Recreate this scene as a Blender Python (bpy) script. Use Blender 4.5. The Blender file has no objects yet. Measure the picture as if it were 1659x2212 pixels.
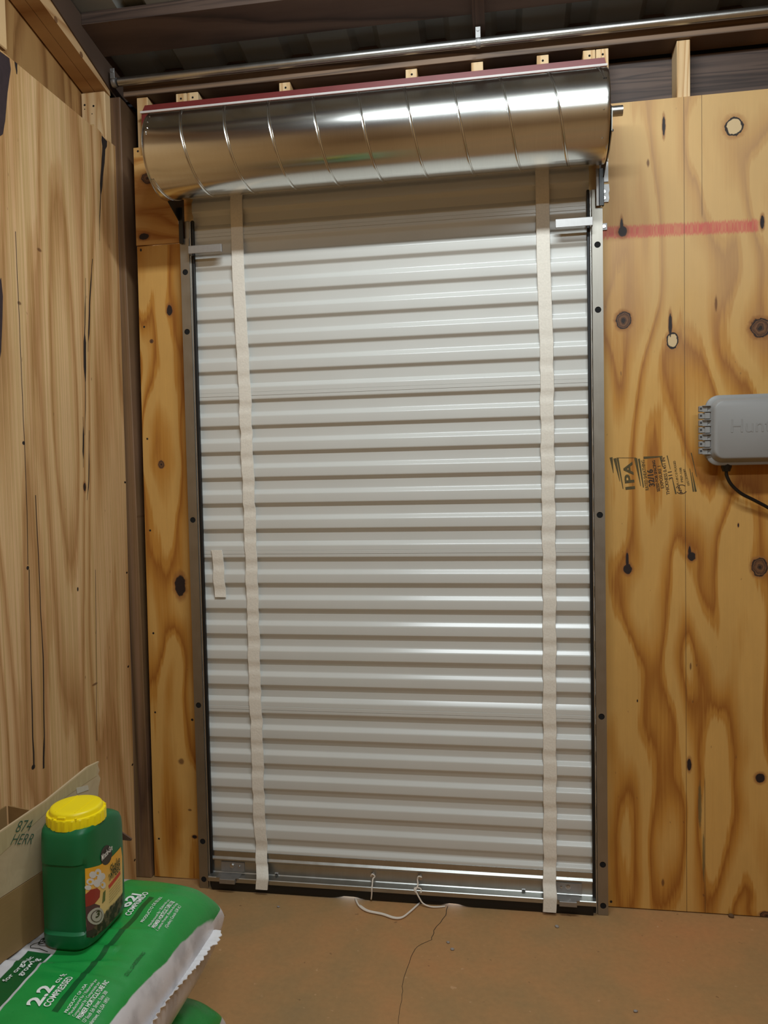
import bpy, bmesh, math, random
from mathutils import Vector, Matrix, noise as mnoise
random.seed(7)
S = bpy.context.scene
C = bpy.data.collections.new('shed'); S.collection.children.link(C)

# ------------------------------------------------------------------ camera
W_, H_, F_ = 1659.0, 2212.0, 1661.0
YAW, PITCH, ROLL = math.radians(9.21), math.radians(-2.39), math.radians(-1.16)
CAM = Vector((.393, -2.546, 1.415))
_f = Vector((-math.sin(YAW), math.cos(YAW), 0)); _r = Vector((math.cos(YAW), math.sin(YAW), 0)); _u = Vector((0, 0, 1))
FW = _f*math.cos(PITCH) + _u*math.sin(PITCH); _u2 = _u*math.cos(PITCH) - _f*math.sin(PITCH)
RT = _r*math.cos(ROLL) + _u2*math.sin(ROLL); UP = _u2*math.cos(ROLL) - _r*math.sin(ROLL)
cd = bpy.data.cameras.new('camera'); cam = bpy.data.objects.new('camera', cd); C.objects.link(cam)
M = Matrix((RT, UP, -FW)).transposed().to_4x4(); M.translation = CAM; cam.matrix_world = M
cd.sensor_fit = 'VERTICAL'; cd.sensor_height = 24.0; cd.lens = F_/H_*24.0; cd.clip_start = .02
S.camera = cam

# ------------------------------------------------------------------ light and exposure
S.view_settings.view_transform = 'Standard'; S.view_settings.look = 'None'
S.view_settings.gamma = 1.0; S.view_settings.use_curve_mapping = False
S.view_settings.exposure = 0.0
wd = bpy.data.worlds.new('world'); S.world = wd; wd.use_nodes = True
wd.node_tree.nodes['Background'].inputs[0].default_value = (.8, .9, 1, 1)
wd.node_tree.nodes['Background'].inputs[1].default_value = 5.0
def area(name, loc, rot, sx, sy, power, col):
    l = bpy.data.lights.new(name, 'AREA'); l.shape = 'RECTANGLE'; l.size = sx; l.size_y = sy; l.energy = power; l.color = col
    o = bpy.data.objects.new(name, l); o.location = loc; o.rotation_euler = rot; C.objects.link(o); return o
area('ceiling_light', (.40, -1.25, 3.02), (math.radians(30), 0, 0), 1.15, .09, 29.5, (.88, .965, 1))
area('ceiling_light', (1.2, -3.6, 3.3), (0, 0, 0), 1.2, .12, 52, (.88, .98, 1))  # assumed lamp deeper in the room, out of view, serving as fill

# ------------------------------------------------------------------ helpers
def px(x, y, **k):
    """point where the ray through photo pixel (x, y) meets the plane X=, Y= or Z= given"""
    d = FW + RT*((x-829.5)/F_) + UP*((1106-y)/F_)
    (a, v), = k.items(); i = 'XYZ'.index(a); t = (v-CAM[i])/d[i]
    return CAM + d*t
def lin(c):
    return tuple(((v/255)/12.92 if v/255 <= .04045 else ((v/255+.055)/1.055)**2.4) for v in c)
class NT:
    def __init__(s, name):
        s.m = bpy.data.materials.new(name); s.m.use_nodes = True; s.t = s.m.node_tree; s.n = s.t.nodes
        s.b = s.n['Principled BSDF']; s._p = None
    def lk(s, v, sock):
        if isinstance(v, (int, float)): sock.default_value = v
        elif isinstance(v, (tuple, list)): sock.default_value = (*v, 1) if len(sock.default_value) == 4 and len(v) == 3 else v
        else: s.t.links.new(v, sock)
    def m2(s, op, a, b=0.0, c=None, clamp=False):
        n = s.n.new('ShaderNodeMath'); n.operation = op; n.use_clamp = clamp; s.lk(a, n.inputs[0]); s.lk(b, n.inputs[1])
        if c is not None: s.lk(c, n.inputs[2])
        return n.outputs[0]
    def add(s, a, b): return s.m2('ADD', a, b)
    def sub(s, a, b): return s.m2('SUBTRACT', a, b)
    def mul(s, a, b): return s.m2('MULTIPLY', a, b)
    def pos(s):
        if s._p is None:
            tc = s.n.new('ShaderNodeTexCoord'); sp = s.n.new('ShaderNodeSeparateXYZ'); s.t.links.new(tc.outputs['Object'], sp.inputs[0]); s._p = sp.outputs
        return s._p
    def vec(s, x, y, z=0.0):
        n = s.n.new('ShaderNodeCombineXYZ'); s.lk(x, n.inputs[0]); s.lk(y, n.inputs[1]); s.lk(z, n.inputs[2]); return n.outputs[0]
    def noise(s, v, sc=1.0, det=2.0, rough=.5, dist=0.0):
        n = s.n.new('ShaderNodeTexNoise'); s.lk(v, n.inputs['Vector']); n.inputs['Scale'].default_value = sc
        n.inputs['Detail'].default_value = det; n.inputs['Roughness'].default_value = rough; n.inputs['Distortion'].default_value = dist
        return n.outputs['Fac']
    def ramp(s, f, st):
        n = s.n.new('ShaderNodeValToRGB'); e = n.color_ramp.elements
        while len(e) < len(st): e.new(.5)
        for i, (p, c) in enumerate(st): e[i].position = p; e[i].color = (*c, 1) if len(c) == 3 else c
        s.lk(f, n.inputs[0]); return n.outputs[0]
    def mix(s, f, a, b, mode='MIX'):
        n = s.n.new('ShaderNodeMix'); n.data_type = 'RGBA'; n.blend_type = mode
        s.lk(f, n.inputs[0]); s.lk(a, n.inputs[6]); s.lk(b, n.inputs[7]); return n.outputs[2]
    def step(s, v, lo, hi):
        n = s.n.new('ShaderNodeMapRange'); n.interpolation_type = 'SMOOTHSTEP'; s.lk(v, n.inputs[0]); s.lk(lo, n.inputs[1]); s.lk(hi, n.inputs[2]); return n.outputs[0]
    def bump(s, h, st=.2, d=.002):
        n = s.n.new('ShaderNodeBump'); n.inputs['Strength'].default_value = st; n.inputs['Distance'].default_value = d
        s.lk(h, n.inputs['Height']); s.t.links.new(n.outputs[0], s.b.inputs['Normal'])
    def out(s, col=None, rough=None, metal=None, **k):
        if col is not None: s.lk(col, s.b.inputs['Base Color'])
        if rough is not None: s.lk(rough, s.b.inputs['Roughness'])
        if metal is not None: s.lk(metal, s.b.inputs['Metallic'])
        for a, v in k.items(): s.lk(v, s.b.inputs[a.replace('_', ' ')])
        return s.m
_mc = {}
def plain(name, c, rough=.6, metal=0.0, var=.06, sc=30, bump=0.0):
    if name in _mc: return _mc[name]
    t = NT(name); p = t.pos(); n = t.noise(t.vec(p[0], p[1], p[2]), sc, 3)
    c = lin(c); col = t.mix(n, tuple(v*(1-var*2) for v in c), tuple(min(1, v*(1+var*2)) for v in c))
    if bump: t.bump(n, bump, .002)
    _mc[name] = t.out(col, rough, metal); return _mc[name]

# wood: u = across the grain axis index, v = along the grain axis index
def wood(name, ui, vi, pale, mid, dark, su=6, sv=.7, K=9, seed=0, marks=(), fibre=.10, line=None, extra=None, rough=.62, warpc=.75, blot=.12, hair=(), fray=.035, lines=0.0):
    t = NT(name); p = t.pos(); wi = 3-ui-vi
    u, v, w = p[ui], p[vi], p[wi]
    nz = t.noise(t.vec(t.mul(u, 60), t.mul(v, 60), seed), 1, 2)
    nj = t.mul(t.sub(nz, .5), .55)
    up = u; ds = []
    for (mu, mv, a, b, kind) in marks:
        du, dv = t.sub(u, mu), t.sub(v, mv)
        if kind in 'kdh' and a > .008:
            g = t.m2('EXPONENT', t.mul(t.add(t.m2('POWER', t.mul(du, 1/(a*4.2)), 2.0), t.m2('POWER', t.m2('ABSOLUTE', t.mul(dv, 1/(b*4.5))), 2.0)), -1.0))
            up = t.sub(up, t.mul(t.mul(du, g), warpc))
        d = t.m2('SQRT', t.add(t.m2('POWER', t.m2('ABSOLUTE', t.mul(du, 1/a)), 2.0), t.m2('POWER', t.m2('ABSOLUTE', t.mul(dv, 1/b)), 2.0)))
        ds.append((t.add(d, nj), kind))
    bw = t.noise(t.vec(t.mul(up, su), t.mul(v, sv), seed+t_off(w, 0)), 1, 1.5, .45, .25)
    bw = t.add(bw, t.mul(t.sub(t.noise(t.vec(t.mul(u, 160), t.mul(v, 5), seed+3.1), 1, 2), .5), fray))
    bw = t.add(bw, t.mul(t.sub(t.noise(t.vec(t.mul(u, 22), t.mul(v, 4), seed+7.7), 1, 2), .5), fray*1.2))
    fr = t.m2('FRACT', t.mul(bw, K))
    col = t.ramp(fr, [(0, mid), (.07, pale), (.38, pale), (.66, mid), (.86, dark), (.95, mid), (1, mid)])
    fb = t.noise(t.vec(t.mul(u, 420), t.mul(v, 9), t.mul(w, 9)), 1, 3, .6)
    fb2 = t.noise(t.vec(t.mul(u, 90), t.mul(v, 1.6), seed+5), 1, 2)
    bl = t.noise(t.vec(t.mul(u, 3.5), t.mul(v, 2.2), seed+9), 1, 3)
    val = t.add(1-fibre-blot, t.add(t.add(t.mul(fb, fibre), t.mul(fb2, fibre)), t.mul(bl, blot*2)))
    col = t.mix(1.0, col, t.vec(val, val, val), 'MULTIPLY')
    mo = t.noise(t.vec(t.mul(u, 26), t.mul(v, 11), seed+21), 1, 4, .65)
    mv = t.add(.93, t.mul(mo, .14)); col = t.mix(1.0, col, t.vec(mv, mv, mv), 'MULTIPLY')
    if lines:
        ln = t.noise(t.vec(t.mul(t.add(u, t.mul(bw, .05)), 210), t.mul(v, .7), seed+13), 1, 2, .6)
        lv = t.add(1-lines*.5, t.mul(t.step(ln, .40, .60), lines)); col = t.mix(1.0, col, t.vec(lv, lv, t.mul(lv, lv)), 'MULTIPLY')
    sp = t.noise(t.vec(t.mul(u, 70), t.mul(v, 28), seed+1), 1, 1)
    col = t.mix(t.mul(t.step(sp, .76, .82), .55), col, lin((95, 60, 30)))
    if extra: col = extra(t, u, v, col, nz)
    for d, kind in ds:
        if kind == 'd': col = t.mix(t.mul(t.sub(1.0, t.step(d, 1.0, 1.7)), .7), col, lin((140, 85, 40)))
    for d, kind in ds:
        if kind == 'k':
            core = t.ramp(t.m2('FRACT', t.mul(d, 2.6)), [(0, lin((120, 82, 50))), (.6, lin((96, 62, 36))), (1, lin((60, 38, 26)))])
            col = t.mix(t.sub(1.0, t.step(d, 1.0, 1.5)), col, lin((150, 100, 50)))
            col = t.mix(t.sub(1.0, t.step(d, .95, 1.08)), col, lin((40, 24, 18)))
            col = t.mix(t.sub(1.0, t.step(d, .80, .88)), col, core)
            col = t.mix(t.sub(1.0, t.step(d, .18, .30)), col, lin((35, 24, 18)))
        elif kind == 'd':
            col = t.mix(t.sub(1.0, t.step(d, .85, 1.05)), col, lin((34, 20, 18)))
        elif kind == 'n':
            col = t.mix(t.sub(1.0, t.step(d, .8, 1.1)), col, lin((26, 20, 18)))
        elif kind == 'h':
            col = t.mix(t.mul(t.sub(1.0, t.step(d, 1.1, 1.6)), .6), col, lin((160, 110, 60)))
            col = t.mix(t.sub(1.0, t.step(d, .98, 1.06)), col, lin((30, 20, 16)))
            col = t.mix(t.sub(1.0, t.step(d, .74, .84)), col, lin((205, 178, 135)))
        elif kind == 's':
            col = t.mix(t.mul(t.sub(1.0, t.step(d, .5, 1.2)), .8), col, lin((95, 55, 25)))
        elif kind == 'g':
            col = t.mix(t.mul(t.sub(1.0, t.step(d, .6, 1.1)), .75), col, lin((92, 84, 52)))
    for hu, h0, h1 in hair:
        m = t.sub(1.0, t.step(t.m2('ABSOLUTE', t.sub(t.add(u, t.mul(nj, .0012)), hu)), .0004, .0012))
        m = t.mul(m, t.mul(t.step(v, h0, h0+.02), t.sub(1.0, t.step(v, h1-.02, h1))))
        col = t.mix(t.mul(m, .8), col, lin((60, 42, 26)))
    t.bump(t.add(t.mul(fb, .6), fr), .12, .0015)
    return t.out(col, rough, 0.0)
def t_off(w, s): return 0

def link(o): C.objects.link(o); return o
def tag(o, label, cat, group=None, kind=None):
    if label: o['label'] = label
    if cat: o['category'] = cat
    if group: o['group'] = group
    if kind: o['kind'] = kind
    return o
def thing(name, label, cat, loc, group=None):
    o = link(bpy.data.objects.new(name, None)); o.location = loc; o.empty_display_size = .05
    return tag(o, label, cat, group)
def obj(name, bm, mat, parent=None, label=None, smooth=False):
    me = bpy.data.meshes.new(name)
    if not isinstance(bm, bpy.types.Mesh):
        bmesh.ops.recalc_face_normals(bm, faces=bm.faces); bm.to_mesh(me); bm.free()
    else: me = bm
    for m in (mat if isinstance(mat, (list, tuple)) else [mat]): me.materials.append(m)
    if smooth:
        for f in me.polygons: f.use_smooth = True
        if smooth is not True:
            me.set_sharp_from_angle(angle=math.radians(smooth))
    o = link(bpy.data.objects.new(name, me))
    if parent: setp(o, parent)
    if label: o['label'] = label
    return o
def wloc(o):
    v = Vector((0, 0, 0))
    while o: v += o.location if o.type == 'EMPTY' else Vector((0, 0, 0)); o = o.parent
    return v
def setp(o, parent):
    o.parent = parent
    if parent.type == 'EMPTY': o.matrix_parent_inverse = Matrix.Translation(-parent.location)
def struct(name, bm, mat, label=None, smooth=False):
    o = obj(name, bm, mat, None, label, smooth); o['kind'] = 'structure'; return o
def B(): return bmesh.new()
def box(bm, x0, x1, y0, y1, z0, z1, bev=0.0, seg=1):
    vs = [bm.verts.new(c) for c in ((x0, y0, z0), (x1, y0, z0), (x1, y1, z0), (x0, y1, z0), (x0, y0, z1), (x1, y0, z1), (x1, y1, z1), (x0, y1, z1))]
    fs = [bm.faces.new([vs[i] for i in q]) for q in ((0, 3, 2, 1), (4, 5, 6, 7), (0, 1, 5, 4), (1, 2, 6, 5), (2, 3, 7, 6), (3, 0, 4, 7))]
    if bev:
        es = list({e for f in fs for e in f.edges}); bmesh.ops.bevel(bm, geom=es, offset=bev, segments=seg, affect='EDGES', profile=.5)
    return vs
def bx(*a, **k): bm = B(); box(bm, *a, **k); return bm
def prism(bm, pts, axis, a0, a1, bev=0.0):
    """polygon pts in the two other axes (in XYZ order), extruded along axis"""
    def mk(p, a):
        c = list(p); c.insert(axis, a); return bm.verts.new(c)
    A = [mk(p, a0) for p in pts]; D = [mk(p, a1) for p in pts]; n = len(pts)
    f = [bm.faces.new(A), bm.faces.new(D[::-1])] + [bm.faces.new((A[i], D[i], D[(i+1) % n], A[(i+1) % n])) for i in range(n)]
    if bev: bmesh.ops.bevel(bm, geom=list(f[1].edges), offset=bev, segments=2, affect='EDGES')
    return bm
def tube(bm, pts, r, n=12, cap=True, sq=1.0):
    pts = [Vector(p) for p in pts]; rings = []; prev = None
    for i, p in enumerate(pts):
        d = (pts[min(i+1, len(pts)-1)] - pts[max(i-1, 0)]).normalized()
        a = (prev if prev is not None else (Vector((0, 0, 1)) if abs(d.z) < .9 else Vector((0, 1, 0))))
        a = (a - d*a.dot(d)).normalized(); b = d.cross(a); prev = a
        rr = r[i] if isinstance(r, (list, tuple)) else r
        rings.append([bm.verts.new(p + a*rr*sq*math.cos(2*math.pi*k/n) + b*rr*math.sin(2*math.pi*k/n)) for k in range(n)])
    for A, D in zip(rings, rings[1:]):
        for k in range(n): bm.faces.new((A[k], A[(k+1) % n], D[(k+1) % n], D[k]))
    if cap: bm.faces.new(rings[0][::-1]); bm.faces.new(rings[-1])
    return bm
def cyl(bm, p0, p1, r, n=24): return tube(bm, [p0, p1], r, n)
def spline(pts, k=6):
    pts = [Vector(p) for p in pts]; out = []
    P = [pts[0]*2-pts[1]] + pts + [pts[-1]*2-pts[-2]]
    for i in range(1, len(P)-2):
        a, b, c, d = P[i-1:i+3]
        for j in range(k):
            t = j/k; out.append(.5*((2*b)+(c-a)*t+(2*a-5*b+4*c-d)*t*t+(3*b-3*c+d-a)*t**3))
    out.append(pts[-1]); return out
def loft(bm, rings, cap=True):
    R = [[bm.verts.new(p) for p in ring] for ring in rings]; n = len(R[0])
    for A, D in zip(R, R[1:]):
        for k in range(n): bm.faces.new((A[k], A[(k+1) % n], D[(k+1) % n], D[k]))
    if cap: bm.faces.new(R[0][::-1]); bm.faces.new(R[-1])
    return bm
def text_mesh(s, bold=0.0, extrude=0.0, shear=0.0):
    cu = bpy.data.curves.new('t', 'FONT'); cu.body = s; cu.size = 1; cu.offset = bold; cu.extrude = extrude; cu.shear = shear; cu.resolution_u = 3
    o = bpy.data.objects.new('t', cu); C.objects.link(o); dg = bpy.context.evaluated_depsgraph_get(); dg.update()
    me = bpy.data.meshes.new_from_object(o.evaluated_get(dg)); bpy.data.objects.remove(o); bpy.data.curves.remove(cu)
    return me
def lettering(name, s, mapf, width, mat, parent, bold=.01, height=None, shear=0.0, extrude=0.0, label=None):
    """text as a mesh; mapf(u, v, w) -> world point, u along the reading direction, v up"""
    me = text_mesh(s, bold, extrude, shear); xs = [v.co.x for v in me.vertices]; ys = [v.co.y for v in me.vertices]
    x0, x1 = min(xs), max(xs); k = width/(x1-x0); ky = k if height is None else height/(max(ys)-min(ys))
    y0 = 0 if height is None else min(ys)
    for v in me.vertices: v.co = mapf((v.co.x-x0)*k, (v.co.y-y0)*ky, v.co.z)
    me.name = name
    for p in me.polygons: p.material_index = 0
    me.materials.clear()
    return obj(name, me, mat, parent, label)
def plate_holes(bm, x0, x1, z0, z1, y, holes, r, xc, t=.0015, n=16):
    """vertical plate in the XZ plane with round holes at heights `holes`"""
    zs = sorted(holes); cur = z0; h = (x1-x0)/2*.98
    def quad(a, b, c, d): 
        bm.faces.new([bm.verts.new(q) for q in (a, b, c, d)])
    for z in zs + [None]:
        top = z1 if z is None else z-h
        quad((x0, y, cur), (x1, y, cur), (x1, y, top), (x0, y, top))
        if z is None: break
        # ring from square to circle
        sq = []; ci = []
        for k in range(n):
            a = 2*math.pi*k/n; c, s_ = math.cos(a), math.sin(a); m = max(abs(c), abs(s_))
            sx = xc + h*c/m if True else 0
            sx = x1 if c/m > .999 else x0 if c/m < -.999 else xc + h*c/m
            sq.append(bm.verts.new((sx, y, z+h*s_/m))); ci.append(bm.verts.new((xc+r*c, y, z+r*s_)))
        for k in range(n): bm.faces.new((sq[k], sq[(k+1) % n], ci[(k+1) % n], ci[k]))
        cur = z+h
    return bm

# ------------------------------------------------------------------ materials
m_curtain = plain('painted_light_grey_metal', (206, 206, 201), .23, 0, .02, 6)
def galv(name, base=(178, 178, 174), r0=.28, r1=.42, sc=25):
    t = NT(name); p = t.pos()
    n = t.noise(t.vec(p[0], p[1], p[2]), sc, 2); n2 = t.noise(t.vec(t.mul(p[0], 90), t.mul(p[1], 4), t.mul(p[2], 4)), 4, 2)
    c = lin(base); col = t.mix(t.add(t.mul(n, .6), t.mul(n2, .4)), tuple(v*.84 for v in c), tuple(min(1, v*1.15) for v in c))
    return t.out(col, t.add(r0, t.mul(n, r1-r0)), 1.0)
m_galv = galv('galvanised_steel'); m_drum = galv('brushed_galvanised_sheet', (212, 211, 206), .17, .22, 5)
m_pipe = galv('conduit_steel', (196, 196, 192), .30, .36)
m_track = galv('track_steel', (160, 155, 146), .42, .52)
m_zinc = galv('zinc_plate', (172, 170, 168), .5, .62, 90)
m_black = plain('black_rubber', (16, 16, 17), .5)
m_blackmetal = plain('black_painted_steel', (22, 23, 26), .35)
m_hole = plain('dark_void', (8, 8, 8), .9)
m_felt = plain('cream_felt', (230, 224, 212), .95, 0, .06, 160, .35)
m_red = plain('dark_red_painted_metal', (118, 44, 42), .42)
m_white = plain('white_painted_metal', (225, 220, 216), .4)
m_screw = plain('bright_screw_steel', (190, 190, 190), .25, 1.0)
m_rope = plain('white_cotton_rope', (225, 214, 200), .9, 0, .05, 200, .2)
m_grey = plain('grey_plastic', (142, 141, 139), .5, 0, .02, 8, .02)
m_dgrey = plain('dark_slot_plastic', (50, 50, 52), .6)
m_cable = plain('black_cable', (12, 12, 13), .4)
PALE, MID, DARK = lin((202, 156, 84)), lin((184, 128, 50)), lin((154, 94, 24))
def wm(l):  # marks given in photo pixels on the back wall
    out = []
    for (x, y, a, b, k) in l:
        q = px(x, y, Y=-.001); out.append((q.x, q.z, a/640, b/640, k))
    return out
marks_r = wm([(1345, 500, 9, 11, 'd'), (1343, 486, 3, 15, 'd'), (1347, 692, 15, 18, 'k'), (1643, 708, 19, 19, 'k'), (1453, 735, 11, 17, 'h'), (1448, 702, 3.5, 24, 'd'),
    (1586, 273, 17, 18, 'h'), (1434, 272, 3, 20, 'd'), (1547, 656, 3, 17, 's'), (1647, 480, 4, 14, 'd'), (1400, 352, 3, 9, 's'), (1356, 1229, 9, 11, 'd'), (1355, 1212, 3, 18, 'd'),
    (1494, 1202, 8, 9, 'd'), (1490, 1193, 3, 13, 'd'), (1641, 1225, 15, 18, 'k'), (1489, 1652, 4.5, 13, 'd'), (1642, 1681, 9, 10, 'd'), (1512, 1740, 4, 55, 'g'), (1520, 1850, 2.5, 60, 'g'),
    (1657, 1978, 14, 8, 'k'), (1320, 1948, 3, 3, 'n'), (1323, 281, 2.5, 3, 'n'), (1432, 1907, 3, 9, 's'), (1492, 1440, 2, 8, 's'), (1377, 1514, 1.5, 3.5, 'n'), (1595, 1135, 1.5, 4, 'd')])
zred = [px(1305, 503, Y=0), px(1640, 487, Y=0)]
def red_extra(t, u, v, col, nz):
    # the sheet is paler and greyer above the strip of marker, yellower below
    n = t.noise(t.vec(t.mul(u, 9), t.mul(v, 6), 4), 1, 3)
    up = t.step(t.add(v, t.mul(n, .25)), 1.75, 2.25)
    col = t.mix(t.mul(up, .42), col, lin((206, 178, 134)))
    sl = (zred[1].z-zred[0].z)/(zred[1].x-zred[0].x)
    c = t.add(zred[0].z, t.mul(t.sub(u, zred[0].x), sl))
    fine = t.noise(t.vec(t.mul(u, 300), t.mul(v, 20), 2), 1, 2)
    d = t.add(t.m2('ABSOLUTE', t.sub(v, c)), t.mul(t.sub(fine, .5), .034))
    m = t.sub(1.0, t.step(d, .014, .023))
    m = t.mul(m, t.sub(1.0, t.step(u, px(1632, 487, Y=0).x, px(1645, 487, Y=0).x)))
    col = t.mix(t.mul(m, t.add(.15, t.mul(fine, .9))), col, lin((196, 58, 76)))
    return col
sx1 = px(1480, 1000, Y=0).x; sx2 = px(1516, 300, Y=0).x
m_plyR = wood('rotary_pine_plywood', 0, 2, PALE, MID, DARK, 4.6, 1.05, 6, 2.0, marks_r, blot=.17, extra=red_extra, hair=[(sx1, -1, 3.0), (sx2, 2.2, 3.0), (px(1523, 1900, Y=0).x, -.2, .45)])
marks_l = wm([(366, 670, 7, 12, 'd'), (327, 737, 4, 4, 'k'), (389, 1265, 13, 25, 'd'), (348, 1003, 7, 8, 'k'), (297, 327, 3, 3, 'n'), (304, 540, 2.5, 3.5, 'n'), (311, 706, 2.5, 2.5, 'n'), (318, 948, 2.5, 2.5, 'n'),
    (324, 1146, 2.5, 2.5, 'n'), (331, 1368, 2.5, 2.5, 'n'), (335, 1539, 2.5, 2.5, 'n'), (343, 1812, 2.5, 2.5, 'n'), (415, 1555, 3, 3, 'n'), (391, 1645, 8, 8, 's'), (420, 1808, 6, 4, 'd'), (410, 1750, 5, 3, 's')])
m_plyL = wood('rotary_pine_plywood_narrow', 0, 2, PALE, MID, DARK, 6, 1.2, 6, 12.0, marks_l)
m_plyU = wood('pine_plywood_offcut', 2, 0, lin((206, 160, 96)), lin((194, 144, 78)), lin((170, 112, 48)), 7, 1.4, 5, 5.0,
              [(px(320, 385, Y=0).z, px(320, 385, Y=0).x, .018, .024, 'k'), (px(311, 511, Y=0).z, px(311, 511, Y=0).x, .012, .018, 'd'), (px(298, 327, Y=0).z, px(298, 327, Y=0).x, .004, .004, 'n')])
def lm(l):
    out = []
    for (x, y, a, b, k) in l:
        q = px(x, y, X=-.935); out.append((q.y, q.z, a/640, b/700, k))
    return out
LP, LM_, LD = lin((208, 172, 122)), lin((192, 151, 100)), lin((170, 126, 76))
m_plyleft = wood('flat_sawn_pine_plywood', 1, 2, LP, LM_, LD, 3.4, .36, 12, 31.0,
    lm([(51, 957, 4, 4, 'n'), (60, 1227, 4, 4, 'n'), (168, 1273, 3, 5, 'n'), (183, 1052, 5, 10, 'd'), (274, 1237, 4, 3, 'n'), (270, 1042, 4, 3, 'n'), (277, 1440, 4, 3, 'n'), (72, 1657, 6, 5, 'n'), (286, 1652, 4, 3, 'n'),
        (291, 1858, 4, 3, 'n'), (205, 1478, 12, 3, 's'), (42, 655, 6, 4, 's'), (85, 540, 8, 4, 's')]), fibre=.12, blot=.10, fray=.02, lines=.22)
m_plyouter = wood('outer_sheathing_ply', 1, 2, lin((176, 136, 84)), lin((160, 118, 70)), lin((136, 96, 52)), 4, .5, 9, 44.0)
m_pine_z = wood('planed_pine_upright', 0, 2, lin((226, 194, 148)), lin((214, 178, 128)), lin((190, 146, 96)), 14, .6, 9, 8.0, fibre=.08)
m_pine_y = wood('planed_pine_along', 2, 1, lin((206, 170, 124)), lin((192, 152, 106)), lin((170, 126, 80)), 10, .5, 7, 18.0, fibre=.08)
m_post = wood('weathered_brown_post', 0, 2, lin((128, 98, 68)), lin((112, 84, 58)), lin((84, 60, 42)), 12, .35, 4, 3.0, fibre=.3, blot=.2, lines=.25)
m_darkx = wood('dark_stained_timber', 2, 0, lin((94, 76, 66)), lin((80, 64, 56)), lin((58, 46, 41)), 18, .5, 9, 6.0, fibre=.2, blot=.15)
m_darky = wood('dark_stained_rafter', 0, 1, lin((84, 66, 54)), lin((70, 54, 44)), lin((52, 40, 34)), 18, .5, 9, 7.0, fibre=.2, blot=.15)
m_roof = plain('dull_galvanised_roof_sheet', (150, 153, 150), .55, .35, .08, 5)
m_navy = plain('dark_building_wrap', (34, 36, 42), .7)
# floor
def floor_mat():
    t = NT('clay_stained_concrete'); p = t.pos(); v = t.vec(p[0], p[1], 0)
    a = t.noise(v, 1.6, 4, .55); b = t.noise(v, 7, 4, .6); c = t.noise(v, 60, 3, .6)
    col = t.ramp(t.add(t.mul(a, .65), t.mul(b, .35)), [(.3, lin((150, 124, 86))), (.45, lin((162, 128, 84))), (.56, lin((174, 131, 84))), (.7, lin((184, 130, 82)))])
    vv = t.add(.86, t.mul(c, .28)); col = t.mix(1.0, col, t.vec(vv, vv, vv), 'MULTIPLY')
    sp = t.noise(t.vec(p[0], p[1], 3), 38, 2)
    col = t.mix(t.mul(t.step(sp, .70, .76), .5), col, lin((205, 165, 125)))
    col = t.mix(t.mul(t.sub(1.0, t.step(sp, .23, .28)), .5), col, lin((96, 66, 44)))
    t.bump(t.add(t.mul(b, .5), t.mul(c, .3)), .12, .003)
    return t.out(col, t.add(.55, t.mul(b, .2)), 0.0)

# ------------------------------------------------------------------ setting: floor, walls, roof
fl = struct('floor', bx(-1.2, 3.2, -5.0, 1.2, -.1, 0), floor_mat(), 'bare concrete slab stained orange-brown with clay dust')
def strip_on(bm, pts, w, n, th=.0004):
    """thin tapered strip along pts, offset along n"""
    pts = [Vector(p) for p in pts]; n = Vector(n); L = []; 
    for i, p in enumerate(pts):
        d = (pts[min(i+1, len(pts)-1)] - pts[max(i-1, 0)]).normalized(); s = d.cross(n).normalized()
        ww = w[i] if isinstance(w, (list, tuple)) else w
        L.append((bm.verts.new(p+s*ww/2+n*th), bm.verts.new(p-s*ww/2+n*th)))
    for a, b in zip(L, L[1:]): bm.faces.new((a[0], a[1], b[1], b[0]))
def jag(pts, amp, n=4, plane=2):
    out = []
    for a, b in zip(pts, pts[1:]):
        for k in range(n):
            t = k/n; q = Vector(a).lerp(Vector(b), t); j = Vector((random.uniform(-amp, amp), random.uniform(-amp, amp), random.uniform(-amp, amp))); j[plane] = 0
            out.append(q+j)
    out.append(Vector(pts[-1])); return out
bm = B(); cr = [px(x, y, Z=0) for x, y in ((968, 1957), (963, 1978), (938, 2010), (932, 2030), (905, 2042), (890, 2060), (878, 2095), (870, 2130), (866, 2170), (860, 2215))]
cj = jag(cr, .0022); strip_on(bm, cj, [max(.0006, .0022-.000035*i) for i in range(len(cj))], (0, 0, 1))
obj('crack', bm, m_hole, fl, 'thin dark crack winding towards the camera')

# back wall: outer skin with the door opening, timber frame, plywood
bm = B()
for a in ((-1.05, -.66, .13, .134, 0, 2.90), (.66, 3.2, .13, .134, 0, 2.90), (-.66, .66, .13, .134, 2.3, 2.90)): box(bm, *a)
wb = struct('wall_back', bm, m_navy, 'timber framed back wall around the roll-up door')
obj('plywood_panel', bx(.655, 3.2, .0, .011, .004, 2.578), m_plyR, wb, 'large orange-brown plywood sheet with knots and a red marker stripe')
obj('plywood_panel', prism(B(), [(-.884, .004), (-.66, .004), (-.66, 2.2435), (-.872, 2.2435)], 1, .0, .011), m_plyL, wb, 'narrow plywood strip left of the door')
obj('plywood_panel', prism(B(), [(-.874, 2.2475), (-.66, 2.2475), (-.66, 2.581), (-.873, 2.581)], 1, -.001, .011), m_plyU, wb, 'small plywood offcut with a black knot above the left strip')
studs = [(-.862, -.822, 0), (-.718, -.679, 2.3), (-.677, -.638, 2.3), (-.35, -.312, 2.3), (.079, .117, 2.3), (.293, .331, 2.3), (.501, .538, 2.3), (.644, .682, 0), (.684, .722, 0), (.927, .966, 0)]
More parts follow.
